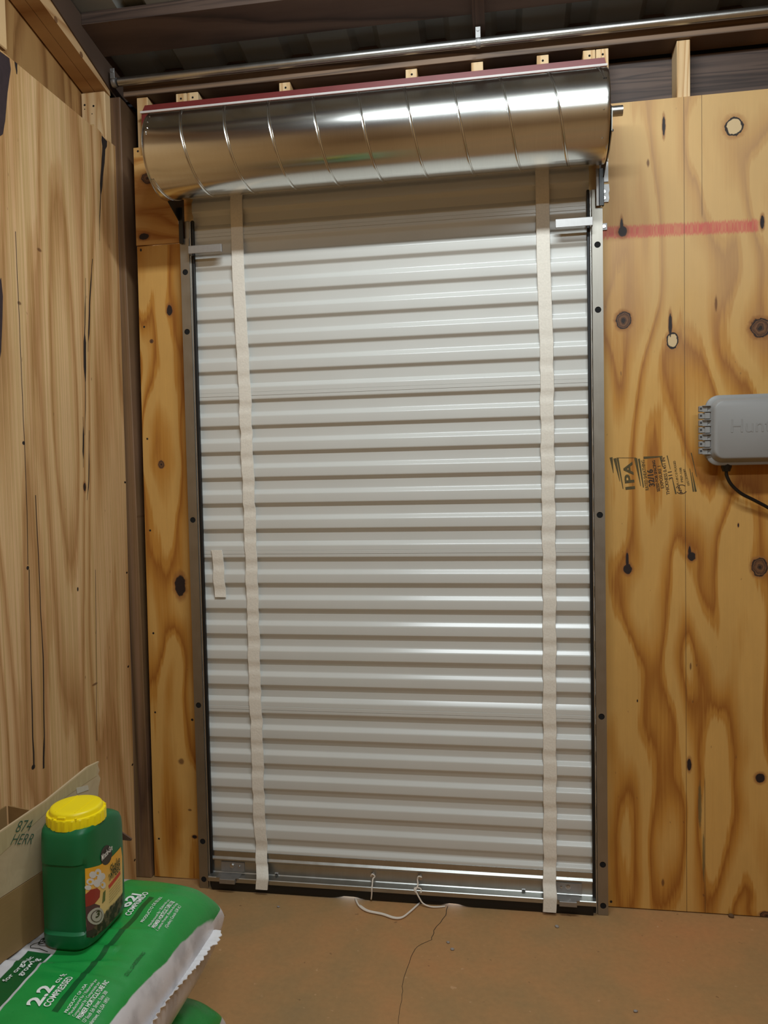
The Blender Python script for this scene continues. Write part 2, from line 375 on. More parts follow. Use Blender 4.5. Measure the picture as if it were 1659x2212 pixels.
for i, (a, b, z) in enumerate(studs):
    y0 = .012 if z == 0 and i in (7, 8, 9) else .0125
    bm = B()
    # upper part flush with the face of the plywood, lower part behind it
    box(bm, a, b, .0125, .089, z+.002, 2.756, .0015)
    o = obj('stud', bm, m_pine_z, wb)
    if i in (1, 2, 3, 4, 6, 7, 8):
        bm = B(); cx = (a+b)/2+random.uniform(-.004, .004); cyl(bm, (cx, .0135, 2.738), (cx, .0119, 2.738), .0036, 10); obj('nail_hole', bm, m_hole, o)
obj('header', bx(-.66, .66, .012, .088, 2.3, 2.6), m_pine_z, wb)
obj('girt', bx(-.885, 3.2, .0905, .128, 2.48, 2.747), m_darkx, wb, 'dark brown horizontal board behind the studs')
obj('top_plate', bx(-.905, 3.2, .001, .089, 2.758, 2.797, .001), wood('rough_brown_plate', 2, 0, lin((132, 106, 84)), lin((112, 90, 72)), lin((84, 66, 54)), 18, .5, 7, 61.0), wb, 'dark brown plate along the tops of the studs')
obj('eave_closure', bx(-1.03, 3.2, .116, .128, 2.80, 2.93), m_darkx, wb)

# left wall
LX = -.935
pt = px(262, 300, Y=-.008).x; pb = px(327, 1895, Y=-.008).x
roofz = lambda y: 2.898-.187*y
bm = B(); prism(bm, [(-5, -.0), (.134, -.0), (.134, roofz(.134)), (-5, roofz(-5))], 0, -1.052, -1.04)
wl = struct('wall_left', bm, m_plyouter, 'timber framed left wall lined with pale plywood')
bm = B()
loft(bm, [[(-1.02, yf, z), (xr, yf, z), (xr, .110, z), (-1.02, .110, z)] for z, yf, xr in ((.0, -.008, pb), (1.2, -.008, pb*.55+pt*.45), (2.3, -.008, pt-.001), (2.7565, -.008, pt))])
bmesh.ops.bevel(bm, geom=[e for e in bm.edges], offset=.003, segments=1, affect='EDGES')
obj('corner_post', bm, m_post, wl, 'weathered brown post in the corner')
def lq(x, y): q = px(x, y, X=LX); return (q.y, q.z)
# far edge keeps clear of the leaning post
fb = lq(294.5, 1893); fm = lq(272, 1050); ft = lq(249, 316)
poly = [(-3.2, .004), (fb[0], .004), (fm[0], fm[1]), (ft[0], ft[1]), lq(229, 300), lq(218, 286), lq(202.6, 268), lq(202.5, 275), lq(24, 127), (-3.2, 2.60)]
poly = [(min(a, -.0095), b) for a, b in poly]
obj('plywood_panel', prism(B(), poly, 0, LX-.012, LX), m_plyleft, wl, 'tall pale plywood sheet with straight grain and long cracks')
m_crack = plain('dark_crack', (36, 26, 22), .9)
def lcrack(pts, ws, lab=None):
    bm = B(); P_ = jag([px(x, y, X=LX) for x, y in pts], .0012, 3, 0)
    n = len(P_); w = [ws[0] + (ws[-1]-ws[0])*i/(n-1) if len(ws) == 2 else ws[min(len(ws)-1, int(i/(n-1)*(len(ws)-1)+.5))] for i in range(n)]
    strip_on(bm, P_, [x/620 for x in w], (1, 0, 0), .0005); return obj('crack', bm, m_crack, wl.children[-1] if False else wl, lab)
lcrack([(225, 299), (224, 330), (220, 380), (216, 440), (215, 520)], [22, 12, 10, 3, 1])
lcrack([(200, 560), (194, 640), (192, 700), (190, 760)], [2, 4, 5, 1])
lcrack([(185, 600), (183, 700), (183, 760), (185, 860), (183, 940)], [1, 3, 9, 2, 1])
lcrack([(179, 900), (180, 960), (180, 1010)], [1, 5, 1])
lcrack([(192, 930), (192, 1040), (188, 1080)], [1, 3, 1])
lcrack([(34, 135), (36, 160)], [8, 2])
lcrack([(33, 500), (40, 650), (45, 780), (50, 900), (57, 1060), (60, 1220)], [1.5, 1.5])
lcrack([(62, 1230), (66, 1400), (70, 1560), (73, 1660)], [2, 2, 3, 4])
lcrack([(77, 1070), (85, 1260), (93, 1420), (95, 1590), (94, 1660)], [2, 2, 3, 5])
lcrack([(206, 1230), (208, 1400), (209, 1600)], [1.2, 1.2])
# bare patches where the face veneer has torn off
for q in ([(-3, 109), (20, 126), (23, 150), (16, 200), (11, 260), (6, 290), (-3, 296)], [(-3, 610), (2, 600), (6, 640), (5, 690), (2, 760), (-3, 790)]):
    bm = B(); prism(bm, [lq(*a) for a in q], 0, LX, LX+.0006); obj('torn_veneer', bm, plain('dark_glue_line', (52, 38, 40), .8, 0, .2, 60), wl, 'dark patch where the face veneer has torn off')
# stubs, beam and board over the plywood
yb = px(228, 190, X=-.947)
obj('stub', bx(-1.036, -.948, -.048, -.0095, 2.35, 2.760, .003), m_pine_z, wl, 'pale pine block under the far end of the beam')
bm = B(); 
for x_, y_ in ((183, 227), (202, 229), (183, 236), (199, 246)):
    q = px(x_, y_, Y=-.048); cyl(bm, (q.x, -.0475, q.z), (q.x, -.0486, q.z), .0036 if y_ < 232 else .0018, 8)
obj('nail_hole', bm, m_hole, [o for o in wl.children if o.name == 'stub'][0])
obj('stub', bx(-1.034, -.948, -.66, -.572, 2.612, 2.9, .003), m_pine_z, wl, 'pale pine block at the left edge of the picture')
beamz = lambda y: 2.752-.2126*y
bm = B(); prism(bm, [(-.010, beamz(-.010)+.006), (-2.6, beamz(-2.6)), (-2.6, beamz(-2.6)+.13), (-.03, beamz(-.03)+.10)], 0, -1.034, -.991, .0); obj('beam', bm, m_pine_y, wl, 'outer board of the sloping pine beam')
bm = B(); prism(bm, [(-.010, beamz(-.010)+.006), (-2.6, beamz(-2.6)), (-2.6, beamz(-2.6)+.13), (-.03, beamz(-.03)+.10)], 0, -.989, -.947, .0); bi = obj('beam', bm, m_pine_y, wl, 'inner board of the sloping pine beam')
for (x_, y_) in ((121, 42), (176, 118)):
    q = px(x_, y_, X=-.946); bm = B(); cyl(bm, (-.9475, q.y, q.z), (-.9462, q.y, q.z), .009, 14); cyl(bm, (-.9475, q.y, q.z), (-.9455, q.y, q.z), .004, 10); obj('knot', bm, plain('knot_brown', (130, 92, 58), .7), bi)
bm = B(); prism(bm, [(.09, 2.745), (-1.0, 2.760+.3057*1.0), (-1.0, roofz(-1.0)-.006), (.09, roofz(.09)-.006)], 0, -.9455, -.9415)
obj('rake_board', bm, m_darky, wl, 'dark board under the roof along the left wall')

# roof: ribbed sheet, purlins, rafter
bm = B(); prof = []; xr0 = px(632, 122, Y=-.0).x
x = -1.06; ribs = []
k = math.floor((-1.2-xr0)/.235)
prof.append((-1.06, 0))
c = xr0+k*.235
while c < 3.25:
    for dx, dz in ((-.05, 0), (-.03, .024), (.03, .024), (.05, 0)):
        if c+dx > -1.05: prof.append((c+dx, dz))
    c += .235
prof.append((3.25, 0))
R0 = [bm.verts.new((a, .5, roofz(.5)+dz)) for a, dz in prof]; R1 = [bm.verts.new((a, -5.02, roofz(-5.02)+dz)) for a, dz in prof]
for i in range(len(prof)-1): bm.faces.new((R0[i], R0[i+1], R1[i+1], R1[i]))
ce = struct('ceiling', bm, m_roof, 'ribbed grey metal roof sheet sloping up into the room')
for y0, y1 in ((-.194, -.053), (-.80, -.66), (-1.42, -1.28), (-2.2, -2.06), (-3.2, -3.06)):
    bm = B(); prism(bm, [(y0, roofz(y0)-.039), (y1, roofz(y1)-.039), (y1, roofz(y1)-.001), (y0, roofz(y0)-.001)], 0, -.9405, 3.18)
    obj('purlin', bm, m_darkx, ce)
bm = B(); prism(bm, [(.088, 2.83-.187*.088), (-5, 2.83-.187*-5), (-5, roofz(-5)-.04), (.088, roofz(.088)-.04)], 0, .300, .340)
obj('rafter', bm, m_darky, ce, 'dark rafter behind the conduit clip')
# walls behind and beside the camera, never in the frame
bm = B(); prism(bm, [(-5, 0), (.134, 0), (.134, roofz(.134)), (-5, roofz(-5))], 0, 3.2, 3.22); struct('wall_right', bm, m_plyouter)
struct('wall_front', bx(-1.05, 3.22, -5.02, -5.0, 0, roofz(-5)), plain('plain_ply', (176, 140, 92), .7))

# ------------------------------------------------------------------ marks on the plywood: stamp
m_ink = plain('grey_green_ink', (84, 72, 40), .8, 0, .25, 120)
m_ink2 = plain('dark_ink', (58, 44, 30), .8, 0, .2, 120)
panel = [o for o in wb.children if o.name == 'plywood_panel'][0]
def stamp(s, x0, y0, x1, y1, h, mat, bold=.0):
    bold += .012
    a, b = px(x0, y0, Y=0), px(x1, y1, Y=0); d = (b-a); L = d.length; d.normalize(); n = Vector((-d.z, 0, d.x))
    lettering('stamp', s, lambda u, v, w: a+d*u+n*v+Vector((0, -.0006, 0)), L, mat, panel, bold, height=h/640)
stamp('1PA', 1372, 1056, 1366, 997, 19, m_ink, .02)
stamp('RATED SHEATHING', 1402, 1058, 1392, 993, 7, m_ink)
stamp('32/16', 1415, 1050, 1410, 1013, 12, m_ink2, .02)
stamp('SIZED FOR SPACING', 1426, 1061, 1415, 994, 6, m_ink2, .01)
stamp('EXPOSURE 1', 1434.6, 1054, 1427, 1006, 6.5, m_ink2)
stamp('THICKNESS 0.451 IN', 1447, 1068, 1436, 988, 6.5, m_ink2)
stamp('311', 1454, 1036, 1451, 1018, 8, m_ink2)
stamp('PS 1-09 C-D PLUGGED', 1467, 1047, 1459, 995, 4.5, m_ink)
stamp('PRP-108', 1476, 1041, 1472, 1010, 4.5, m_ink)
stamp('15/32 CATEGORY', 1490, 1048, 1480, 1012, 4.5, m_ink)
stamp('APA', 1475, 1065, 1468, 1049, 5.5, m_ink2, .02)
bm = B()
def bar(x0, y0, x1, y1, w0, w1):
    strip_on(bm, [px(x0, y0, Y=0), px((x0+x1)/2, (y0+y1)/2, Y=0), px(x1, y1, Y=0)], [w0/640, (w0+w1)/1280, w1/640], (0, -1, 0), .0005)
for a in ((1320, 988, 1325, 1022, 6, 1), (1328, 990, 1339, 1040, 6, 1), (1334, 990, 1346, 1056, 4, 1.5), (1373, 990, 1384, 1050, 6, 1), (1380, 991, 1390, 1053, 4, 2), (1332, 989, 1374, 989, 1, 1), (1390, 989, 1431, 986, 5, 2), (1427, 988, 1431, 1008, 4, 1),
          (1441, 984, 1448, 1014, 2, 1), (1453, 1037, 1460, 1067, 1.5, 3), (1493, 978, 1505, 1030, 2, 1), (1495, 1020, 1503, 1062, 1, 4), (1490, 1012, 1498, 1062, 1, 3)): bar(*a)
o = obj('stamp', bm, m_ink, panel, 'smeared ink bars of the grade stamp')
bm = B(); q = px(1472, 1057, Y=0)
for s0, s1 in ((.25, .9), (1.2, 1.85)):
    strip_on(bm, [(q.x+.0165*math.cos(math.pi*(s0+(s1-s0)*i/12)), 0, q.z+.014*math.sin(math.pi*(s0+(s1-s0)*i/12))) for i in range(13)], .0022, (0, -1, 0), .0005)
obj('stamp', bm, m_ink2, panel)

# ------------------------------------------------------------------ roll-up door
door = thing('roll_up_door', 'light grey corrugated roll-up door closed between steel tracks under a galvanised drum', 'door', (0, -.03, 0))
P_, Sx = .0881, .0098
Y_IN, Y_OUT = -.0198, -.0312
z = .169; rows = []      # rows from the bottom: z of the foot of each inset flat
seam_after = {5, 11, 17, 23}   # counting from the bottom (0 = lowest)
n = 0; zz = z
while zz < 2.42:
    rows.append((zz, n)); n += 1
    zz += P_ + (Sx if (n) in (6, 12, 18, 24) else 0)
# fitted order: 22 steps from the top; seams between rows 5/6, 11/12, 17/18 counted from the bottom
def profile(z0, seam):
    """one pitch going up from the top of the lit flat: returns list (z, y)"""
    e = Sx if seam else 0
    return [(z0, Y_IN), (z0+.0, Y_IN)]
def corr(zlist):
    pts = []
    for z0, e in zlist:      # z0 = foot of the dark slope (inner); dark slope up to outer flat, outer flat (with crease), bright slope back in, inner flat
        pts += [(z0, Y_IN, 0), (z0+.0115, Y_OUT, 0)]
        if e:
            a = z0+.0115
            pts += [(a+.0105, Y_OUT, 2), (a+.0112, Y_OUT+.0012, 2), (a+.0120, Y_OUT-.0006, 2), (a+.0225, Y_OUT-.0006, 2), (a+.0232, Y_OUT+.0008, 2), (a+.0240, Y_OUT, 2)]
        pts += [(z0+.0115+.0305+e, Y_OUT, 0), (z0+.0115+.0305+e+.0145, Y_IN, 0)]
    return pts
def fillet(pts, r=.0034, k=4):
    out = []
    for i, (z0, y0, f) in enumerate(pts):
        if f or i in (0, len(pts)-1): out.append((z0, y0)); continue
        p = Vector((z0, y0)); a = Vector(pts[i-1][:2]); b = Vector(pts[i+1][:2])
        da, db = (a-p), (b-p); rr = min(r, da.length*.45, db.length*.45); A, D = p+da.normalized()*rr, p+db.normalized()*rr
        for j in range(k+1):
            t = j/k; q = A*(1-t)**2 + p*2*t*(1-t) + D*t*t; out.append((q.x, q.y))
    return out
# sheets
sheets = []; cur = []
for i, (z0, n) in enumerate(rows):
    e = Sx if (n in (5, 11, 17, 23)) else 0
    cur.append((z0, e))
    if e: sheets.append(cur); cur = []
if cur: sheets.append(cur)
foot = [(.128, Y_OUT, 0), (.139, Y_OUT, 0), (.151, Y_IN, 0)]
prev_end = None; X0, X1 = -.6545, .6545
for k, sh in enumerate(sheets):
    pts = corr(sh)
    if k == 0: pts = foot + pts
    if prev_end: pts = [prev_end] + pts
    prev_end = (pts[-1][0], pts[-1][1], 1)
    pf = fillet(pts); bm = B(); cols = []
    xs = [X0 + (X1-X0)*i/8 for i in range(9)]
    grid = [[bm.verts.new((x_, y_, z_)) for (z_, y_) in pf] for x_ in xs]
    for a, b in zip(grid, grid[1:]):
        for i in range(len(pf)-1): bm.faces.new((a[i], b[i], b[i+1], a[i+1]))
    obj('curtain_sheet', bm, m_curtain, door, smooth=35)
# drum with raised seams
DX0, DX1, DY, DZ, DR = -.688, .684, -.197, 2.452, .127
bm = B(); N = 72; rg = []
xsl = [DX0, DX0+.003, DX0+.006, DX0+.012] + [DX0+.012+(DX1-DX0-.024)*i/12 for i in range(1, 12)] + [DX1-.012, DX1-.003, DX1]
rings = []
for x_ in xsl:
    r_ = DR-(.0018 if x_ in (DX0, DX1) else 0)+(.0012 if x_ == DX0+.003 else 0); rings.append([(x_, DY+r_*math.cos(2*math.pi*i/N), DZ+r_*math.sin(2*math.pi*i/N)) for i in range(N)])
loft(bm, rings, False)
R_in = [[(x_, DY+r_*math.cos(2*math.pi*i/N), DZ+r_*math.sin(2*math.pi*i/N)) for i in range(N)] for x_, r_ in ((DX1, DR-.0018), (DX1-.0005, DR-.006), (DX1-.004, DR-.006))]
loft(bm, R_in, False)
# end discs
for x_ in (DX0+.001, DX1-.004):
    bm.faces.new([bm.verts.new((x_, DY+(DR-.0015)*math.cos(2*math.pi*i/N), DZ+(DR-.0015)*math.sin(2*math.pi*i/N))) for i in range(N)])
drum = obj('drum', bm, m_drum, door, 'galvanised drum with a spiral seam', smooth=40)
bm = B(); PT = .1375; prev = None; k0 = -math.radians(25); xa0 = -.582
prof_s = ((-.0050, -.0003), (-.0040, .0019), (-.0022, .0020), (0, .0000), (.0022, .0020), (.0040, .0019), (.0050, -.0003))
for i in range(-2*N, 12*N):
    ph = 2*math.pi*i/N; xc_ = xa0 + PT*(ph-math.radians(25))/(2*math.pi)
    if xc_ < DX0+.012 or xc_ > DX1-.012: prev = None; continue
    cur_ = [bm.verts.new((xc_+dx, DY-(DR+dr_)*math.sin(ph), DZ+(DR+dr_)*math.cos(ph))) for dx, dr_ in prof_s]
    if prev:
        for a_, b_, c_, d_ in zip(prev, prev[1:], cur_[1:], cur_): bm.faces.new((a_, b_, c_, d_))
    prev = cur_
obj('spiral_seam', bm, m_drum, drum, smooth=60)
for x_, y_ in ((318, 250), (313, 268), (320, 283), (313, 293), (311, 298)):
    q = px(x_, y_, Y=DY-DR*.8); a = math.pi*(1-.0) ; 
    ang = math.asin(max(-1, min(1, (q.z-DZ)/DR))); p0 = Vector((DX0+.012+random.uniform(0, .008), DY-DR*math.cos(ang), DZ+DR*math.sin(ang))); nrm = Vector((0, -math.cos(ang), math.sin(ang)))
    bm = B(); tube(bm, [p0-nrm*.001, p0+nrm*.0012, p0+nrm*.002], [.0024, .0020, .001], 8); obj('rivet', bm, m_screw, drum)
for ang in (-15, -48):
    a = math.radians(ang); nrm = Vector((0, -math.cos(a), math.sin(a))); p0 = Vector((DX1-.018, DY, DZ))+nrm*DR
    bm = B(); tube(bm, [p0-nrm*.001, p0+nrm*.0012, p0+nrm*.002], [.0024, .0020, .001], 8); obj('rivet', bm, m_screw, drum)
bm = B(); cyl(bm, (DX1-.03, DY+.005, 2.468), (.734, DY+.005, 2.468), .0145, 24); obj('axle', bm, m_galv, door, 'end of the steel axle', smooth=40)

# tracks
for sgn, nm in ((-1, 'left'), (1, 'right')):
    bm = B(); xo, xi = .6925*sgn, .6605*sgn
    zt = 2.243
    hs = [.032, .167, .648, 1.291, 1.931, 2.131]
    plate_holes(bm, min(xo, xi), max(xo, xi), .001, zt, -.050, hs, .0098, (xo+xi)/2)
    def q4(a, b, c, d): bm.faces.new([bm.verts.new(v) for v in (a, b, c, d)])
    q4((xo, -.05, .001), (xo, -.001, .001), (xo, -.001, zt), (xo, -.05, zt))           # outer web
    q4((xi, -.05, .001), (xi, -.041, .001), (xi, -.041, zt), (xi, -.05, zt))           # lip
    q4((xo, -.05, zt), (xi, -.05, zt), (xi, -.034, zt), (xo, -.034, zt)) if False else None
    tr = obj('track', bm, m_track, door)
    bm = B(); box(bm, *sorted((xo-.0015*sgn, xi+.0005*sgn)), -.0485, -.0470, .002, zt); obj('track_hole_shade', bm, m_hole, tr)  # dark strip standing in for the shaded inside seen through the holes
    # inner channel, standing higher than the face plate
    a, b = sorted((.6590*sgn, .6755*sgn)); bm = B(); box(bm, a, b, -.046, -.002, .002, 2.302, .001); obj('inner_channel', bm, m_track, tr)
    a, b = sorted((.6545*sgn, .6575*sgn)); bm = B(); box(bm, a, b, -.047, -.030, .002, 2.300, .0008); obj('inner_channel', bm, m_pipe, tr)
    a, b = sorted((.6455*sgn, .6540*sgn)); bm = B(); box(bm, a, b, -.044, -.0315, .002, 2.304, .002, 2); obj('weather_strip', bm, m_black, tr, 'black rubber weather strip')
    # stop arm with its wall tab
    xa, xb = (-.652, -.536) if sgn < 0 else (.548, .660)
    zc = 2.196
    bm = B(); box(bm, xa, xb, -.078, -.0755, zc-.013, zc+.013, .0008)
    e0, e1 = (xa, xa+.002) if sgn < 0 else (xb-.002, xb); box(bm, e0, e1, -.0755, -.048, zc-.013, zc+.013)
    f0, f1 = (xb-.002, xb) if sgn < 0 else (xa, xa+.002); box(bm, f0, f1, -.0755, -.066, zc-.013, zc+.013, .0006)
    st = obj('stop_arm', bm, m_zinc, door)
    bm = B(); x0_, x1_ = sorted((.6935*sgn, .712*sgn)); box(bm, x0_, x1_, -.004, -.001, zc-.008, zc+.014, .0008)
    tb = obj('wall_tab', bm, m_zinc, tr)
    bm = B(); cyl(bm, (.702*sgn, -.004, zc+.003), (.702*sgn, -.0068, zc+.003), .0062, 6); cyl(bm, (.702*sgn, -.0068, zc+.003), (.702*sgn, -.008, zc+.003), .003, 10); obj('screw', bm, m_screw, tb)
# head brackets: black plates carrying the drum
bm = B(); prism(bm, [(-.057, 2.232), (-.057, 2.300), (-.155, 2.343), (-.24, 2.40), (-.20, 2.50), (-.012, 2.47), (-.012, 2.25), (-.036, 2.232)], 0, -.6918, -.6898)
box(bm, -.6915, -.6765, -.058, -.0545, 2.225, 2.345, .0012)
br = obj('head_bracket', bm, m_blackmetal, door, 'black steel bracket under the left end of the drum')
bm = B(); prism(bm, [(-.052, 2.250), (-.036, 2.250), (-.012, 2.30), (-.012, 2.47), (-.20, 2.50), (-.235, 2.44), (-.15, 2.36), (-.056, 2.33)], 0, .6935, .6965)
box(bm, .6815, .6965, -.060, -.056, 2.246, 2.36, .0012)
br2 = obj('head_bracket', bm, m_blackmetal, door, 'black steel bracket under the right end of the drum')
bm = B(); box(bm, .6725, .681, -.060, -.056, 2.246, 2.36, .0008); obj('bracket_edge', bm, m_zinc, br2)
bm = B(); prism(bm, [(.690, 2.275), (.716, 2.275), (.719, 2.285), (.717, 2.302), (.720, 2.31), (.718, 2.33), (.690, 2.33)], 1, -.004, -.001); box(bm, .690, .7165, -.003, -.001, 2.338, 2.400); box(bm, .705, .7165, -.003, -.001, 2.402, 2.43)
mp = obj('mounting_plate', bm, m_zinc, br2, 'bright zinc mounting plate screwed to the wall')
for zs in (2.287, 2.307):
    bm = B(); cyl(bm, (.702, -.004, zs), (.702, -.007, zs), .0062, 6); cyl(bm, (.702, -.007, zs), (.702, -.0082, zs), .003, 10); obj('screw', bm, m_screw, mp)
bm = B(); box(bm, -.717, -.70, -.003, -.001, 2.31, 2.36, .0008); obj('mounting_plate', bm, m_white, br)
bm = B(); prism(bm, [(-.225, 2.40), (-.235, 2.46), (-.15, 2.52), (-.06, 2.47), (-.05, 2.40), (-.11, 2.36), (-.17, 2.37)], 0, .698, .7005); obj('tension_plate', bm, m_galv, br2, 'steel tension plate at the right end of the drum')

# bottom bar
bm = B()
prof = [(-.030, .130), (-.0335, .129), (-.0335, .110), (-.036, .108), (-.041, .104), (-.041, .100), (-.036, .096), (-.033, .094), (-.033, .056), (-.036, .0535), (-.064, .0515), (-.066, .0495), (-.066, .036), (-.0645, .036), (-.0645, .049), (-.034, .050), (-.030, .054)]
ring = [[(x_, y_, z_) for y_, z_ in prof] for x_ in (-.6535, .6535)]
loft(bm, ring); bar_o = obj('bottom_bar', bm, m_galv, door, 'galvanised angle bar along the foot of the curtain', smooth=30)
bm = B()
# seal: rubber flap, lifting slightly in two places where daylight gets in
xs = [-.645+1.29*i/120 for i in range(121)]
def lift(x_): return .0015 + .010*math.exp(-((x_+.155)/.035)**2) + .009*math.exp(-((x_-.195)/.03)**2)
loft(bm, [[(x_, -.061, .0375), (x_, -.0615, .012), (x_, -.056, lift(x_)), (x_, -.038, lift(x_)), (x_, -.034, .012), (x_, -.034, .0375)] for x_ in xs])
obj('bottom_seal', bm, m_black, door, 'black rubber seal against the floor', smooth=40)
def screw(parent, x_, y_, z_, r=.0065, mat=None):
    bm = B(); cyl(bm, (x_, y_, z_), (x_, y_-.002, z_), r*1.35, 14); cyl(bm, (x_, y_-.002, z_), (x_, y_-.006, z_), r, 6); return obj('screw', bm, mat or m_screw, parent)
sc1 = px(806, 1899, Y=-.033); sc2 = px(908, 1903, Y=-.033)
for q in (sc1, sc2): screw(bar_o, q.x, -.033, .077)
for x_, y_ in ((598, 1887), (1131, 1922)):
    q = px(x_, y_, Y=-.033); bm = B(); tube(bm, [(q.x-.006, -.0335, q.z), (q.x+.006, -.0335, q.z)], .0045, 10); obj('slot', bm, m_zinc, bar_o)
    bm = B(); tube(bm, [(q.x-.004, -.036, q.z), (q.x+.004, -.036, q.z)], .0025, 8); obj('slot', bm, m_hole, bar_o)
# slide bolts at both ends of the bar
for sgn in (-1, 1):
    xa = px(505, 1885, Y=-.034).x if sgn < 0 else px(1230, 1935, Y=-.034).x
    bm = B(); box(bm, xa-.045, xa+.04, -.0362, -.0335, .060, .092, .0006); box(bm, xa-.05, xa+.03, -.071, -.0335, .0522, .0538); box(bm, xa-.035, xa+.02, -.082, -.068, .038, .054, .0006)
    pl = obj('bolt_plate', bm, m_zinc, bar_o)
    screw(pl, xa-.004*1, -.036, .080); screw(pl, xa+(.022 if sgn < 0 else -.026), -.036, .079, .003)

# felt strips
def felt(name, pts, w, label, sag=True, tail=False):
    """pts: (x, z) centre line from the top down"""
    bm = B(); rows_ = []; n = len(pts)
    def cy(z_):
        best = Y_OUT-.003
        if not sag: return best
        for z0, nn in rows:
            if z0-.036 < z_ < z0+.006: 
                t = (z0-z_+.006)/.042; best = Y_OUT-.003+.0030*math.sin(math.pi*max(0, min(1, t)))
        return best
    zt, zb_ = pts[0][1], pts[-1][1]; K = int((zt-zb_)/.006)
    for i in range(K+1):
        z_ = zt+(zb_-zt)*i/K; j = 0
        while j < n-2 and pts[j+1][1] > z_: j += 1
        t = (pts[j][1]-z_)/(pts[j][1]-pts[j+1][1]); x_ = pts[j][0]+(pts[j+1][0]-pts[j][0])*t
        fa = max(0, min(1, (2.0-z_)/.3)); x_ += (.0012*math.sin(z_*45) + .0006*math.sin(z_*120))*fa; y_ = cy(z_)*fa+(Y_OUT-.003)*(1-fa)
        if tail and z_ < .135:
            y_ = Y_OUT-.005-.010*min(1, max(0, (.135-z_)/.03))
            if z_ < .092: y_ -= min(.026, (.092-z_)*.85)
        wv = w + .001*math.sin(z_*31)*fa
        rows_.append((x_-wv/2, x_+wv/2, y_, z_))
    th = .0022
    rings = [[(a, y_+th*.4, z_), (a+.001, y_-th, z_), ((a+b)/2, y_-th*1.15, z_), (b-.001, y_-th, z_), (b, y_+th*.4, z_)] for a, b, y_, z_ in rows_]
    loft(bm, rings); return obj(name, bm, m_felt, door, label, smooth=60)
Lx = lambda x_, y_: px(x_, y_, Y=-.034)
def line(l): return [(Lx(*q).x, Lx(*q).z) for q in l]
felt('felt_strip', [(-.4895, 2.40)]+line([(510, 430), (515, 600), (524, 760), (529, 850), (532, 950), (538, 1080), (542, 1200), (547, 1340), (550, 1480), (555, 1600), (559, 1750), (566, 1850)])+[(-.456, .06), (-.461, .022)], .0425, 'long cream felt strip near the left track', tail=True)
felt('felt_strip', [(.511, 2.40)]+line([(1171, 370), (1174, 560), (1181, 760), (1182, 900), (1185, 1100), (1187, 1300), (1187, 1500), (1188, 1700), (1188, 1850)])+[(.508, .05), (.505, .012)], .0425, 'long cream felt strip near the right track', tail=True)
felt('felt_strip', line([(468, 1188), (472, 1230), (476, 1290)]), .040, 'short loose piece of cream felt left of the long strip')

# ------------------------------------------------------------------ pull cord
cord = thing('pull_cord', 'thin white cord tied to the bottom bar and looping onto the floor', 'cord', (0, -.09, 0))
bm = B(); a = Vector((sc1.x, -.042, .080))
tube(bm, spline([a+Vector((-.006, 0, -.004)), a+Vector((0, -.004, .006)), a+Vector((.008, -.002, -.002)), a+Vector((.002, -.006, -.010)), (sc1.x+.002, -.060, .058), (sc1.x+.002, -.0695, .050), (sc1.x+.001, -.0695, .030), (sc1.x-.002, -.066, .010)]), .0024, 8)
obj('cord_end', bm, m_rope, cord, smooth=True)
bm = B(); b = Vector((sc2.x, -.042, .080))
fp = [px(x_, y_, Z=.005) for x_, y_ in ((768, 1942), (776, 1957), (793, 1968), (825, 1975), (850, 1983), (868, 1982), (885, 1970), (905, 1952))]
tube(bm, spline([b+Vector((.006, 0, .004)), b+Vector((-.004, -.004, .008)), b+Vector((-.008, -.003, -.004)), b+Vector((-.006, -.012, -.018)), (sc2.x-.012, -.068, .054), (sc2.x-.008, -.071, .045), (sc2.x, -.072, .03), (sc2.x+.012, -.072, .012), (sc2.x+.035, -.076, .005), (sc2.x+.060, -.074, .004), (sc2.x+.085, -.067, .004)]), .0026, 8)
tube(bm, spline([(sc2.x-.01, -.071, .045), (sc2.x-.016, -.066, .052), (sc2.x-.014, -.060, .056), (sc2.x+.004, -.060, .0545), (sc2.x+.006, -.071, .046)]), .0024, 8)
obj('cord_end', bm, m_rope, cord, smooth=True)
bm = B(); tube(bm, spline(fp, 5), .0032, 8); tube(bm, spline([p+Vector((.002, .004, .0)) for p in fp[1:]], 5), .0026, 8); obj('cord_loop', bm, m_rope, cord, smooth=True)

# ------------------------------------------------------------------ header flashing
fz = 2.711; hz = 2.6865
fx0, fx1 = px(313, 226, Y=-.02).x, px(1306, 125, Y=-.02).x
hl, hr_ = px(303, 243, Y=-.03).x, px(1311, 138, Y=-.03).x
fla = thing('header_flashing', 'dark red metal flashing with a white hem above the drum', 'flashing', (0, 0, 2.6))
bm = B(); prism(bm, [(hl, 2.56), (hr_, 2.56), (hr_, hz), (fx1, fz), (fx0, fz), (hl, hz)], 1, -.021, -.019); box(bm, fx0, fx1, -.0205, .0115, fz-.0015, fz); obj('flashing_face', bm, m_red, fla)
bm = B(); loft(bm, [[(x_, -.0215, hz+.0045), (x_, -.0265, hz+.0035), (x_, -.0285, hz), (x_, -.027, hz-.0035), (x_, -.0215, hz-.0035)] for x_ in (hl-.002, hr_+.002)]); obj('hem', bm, m_white, fla, 'white hem')

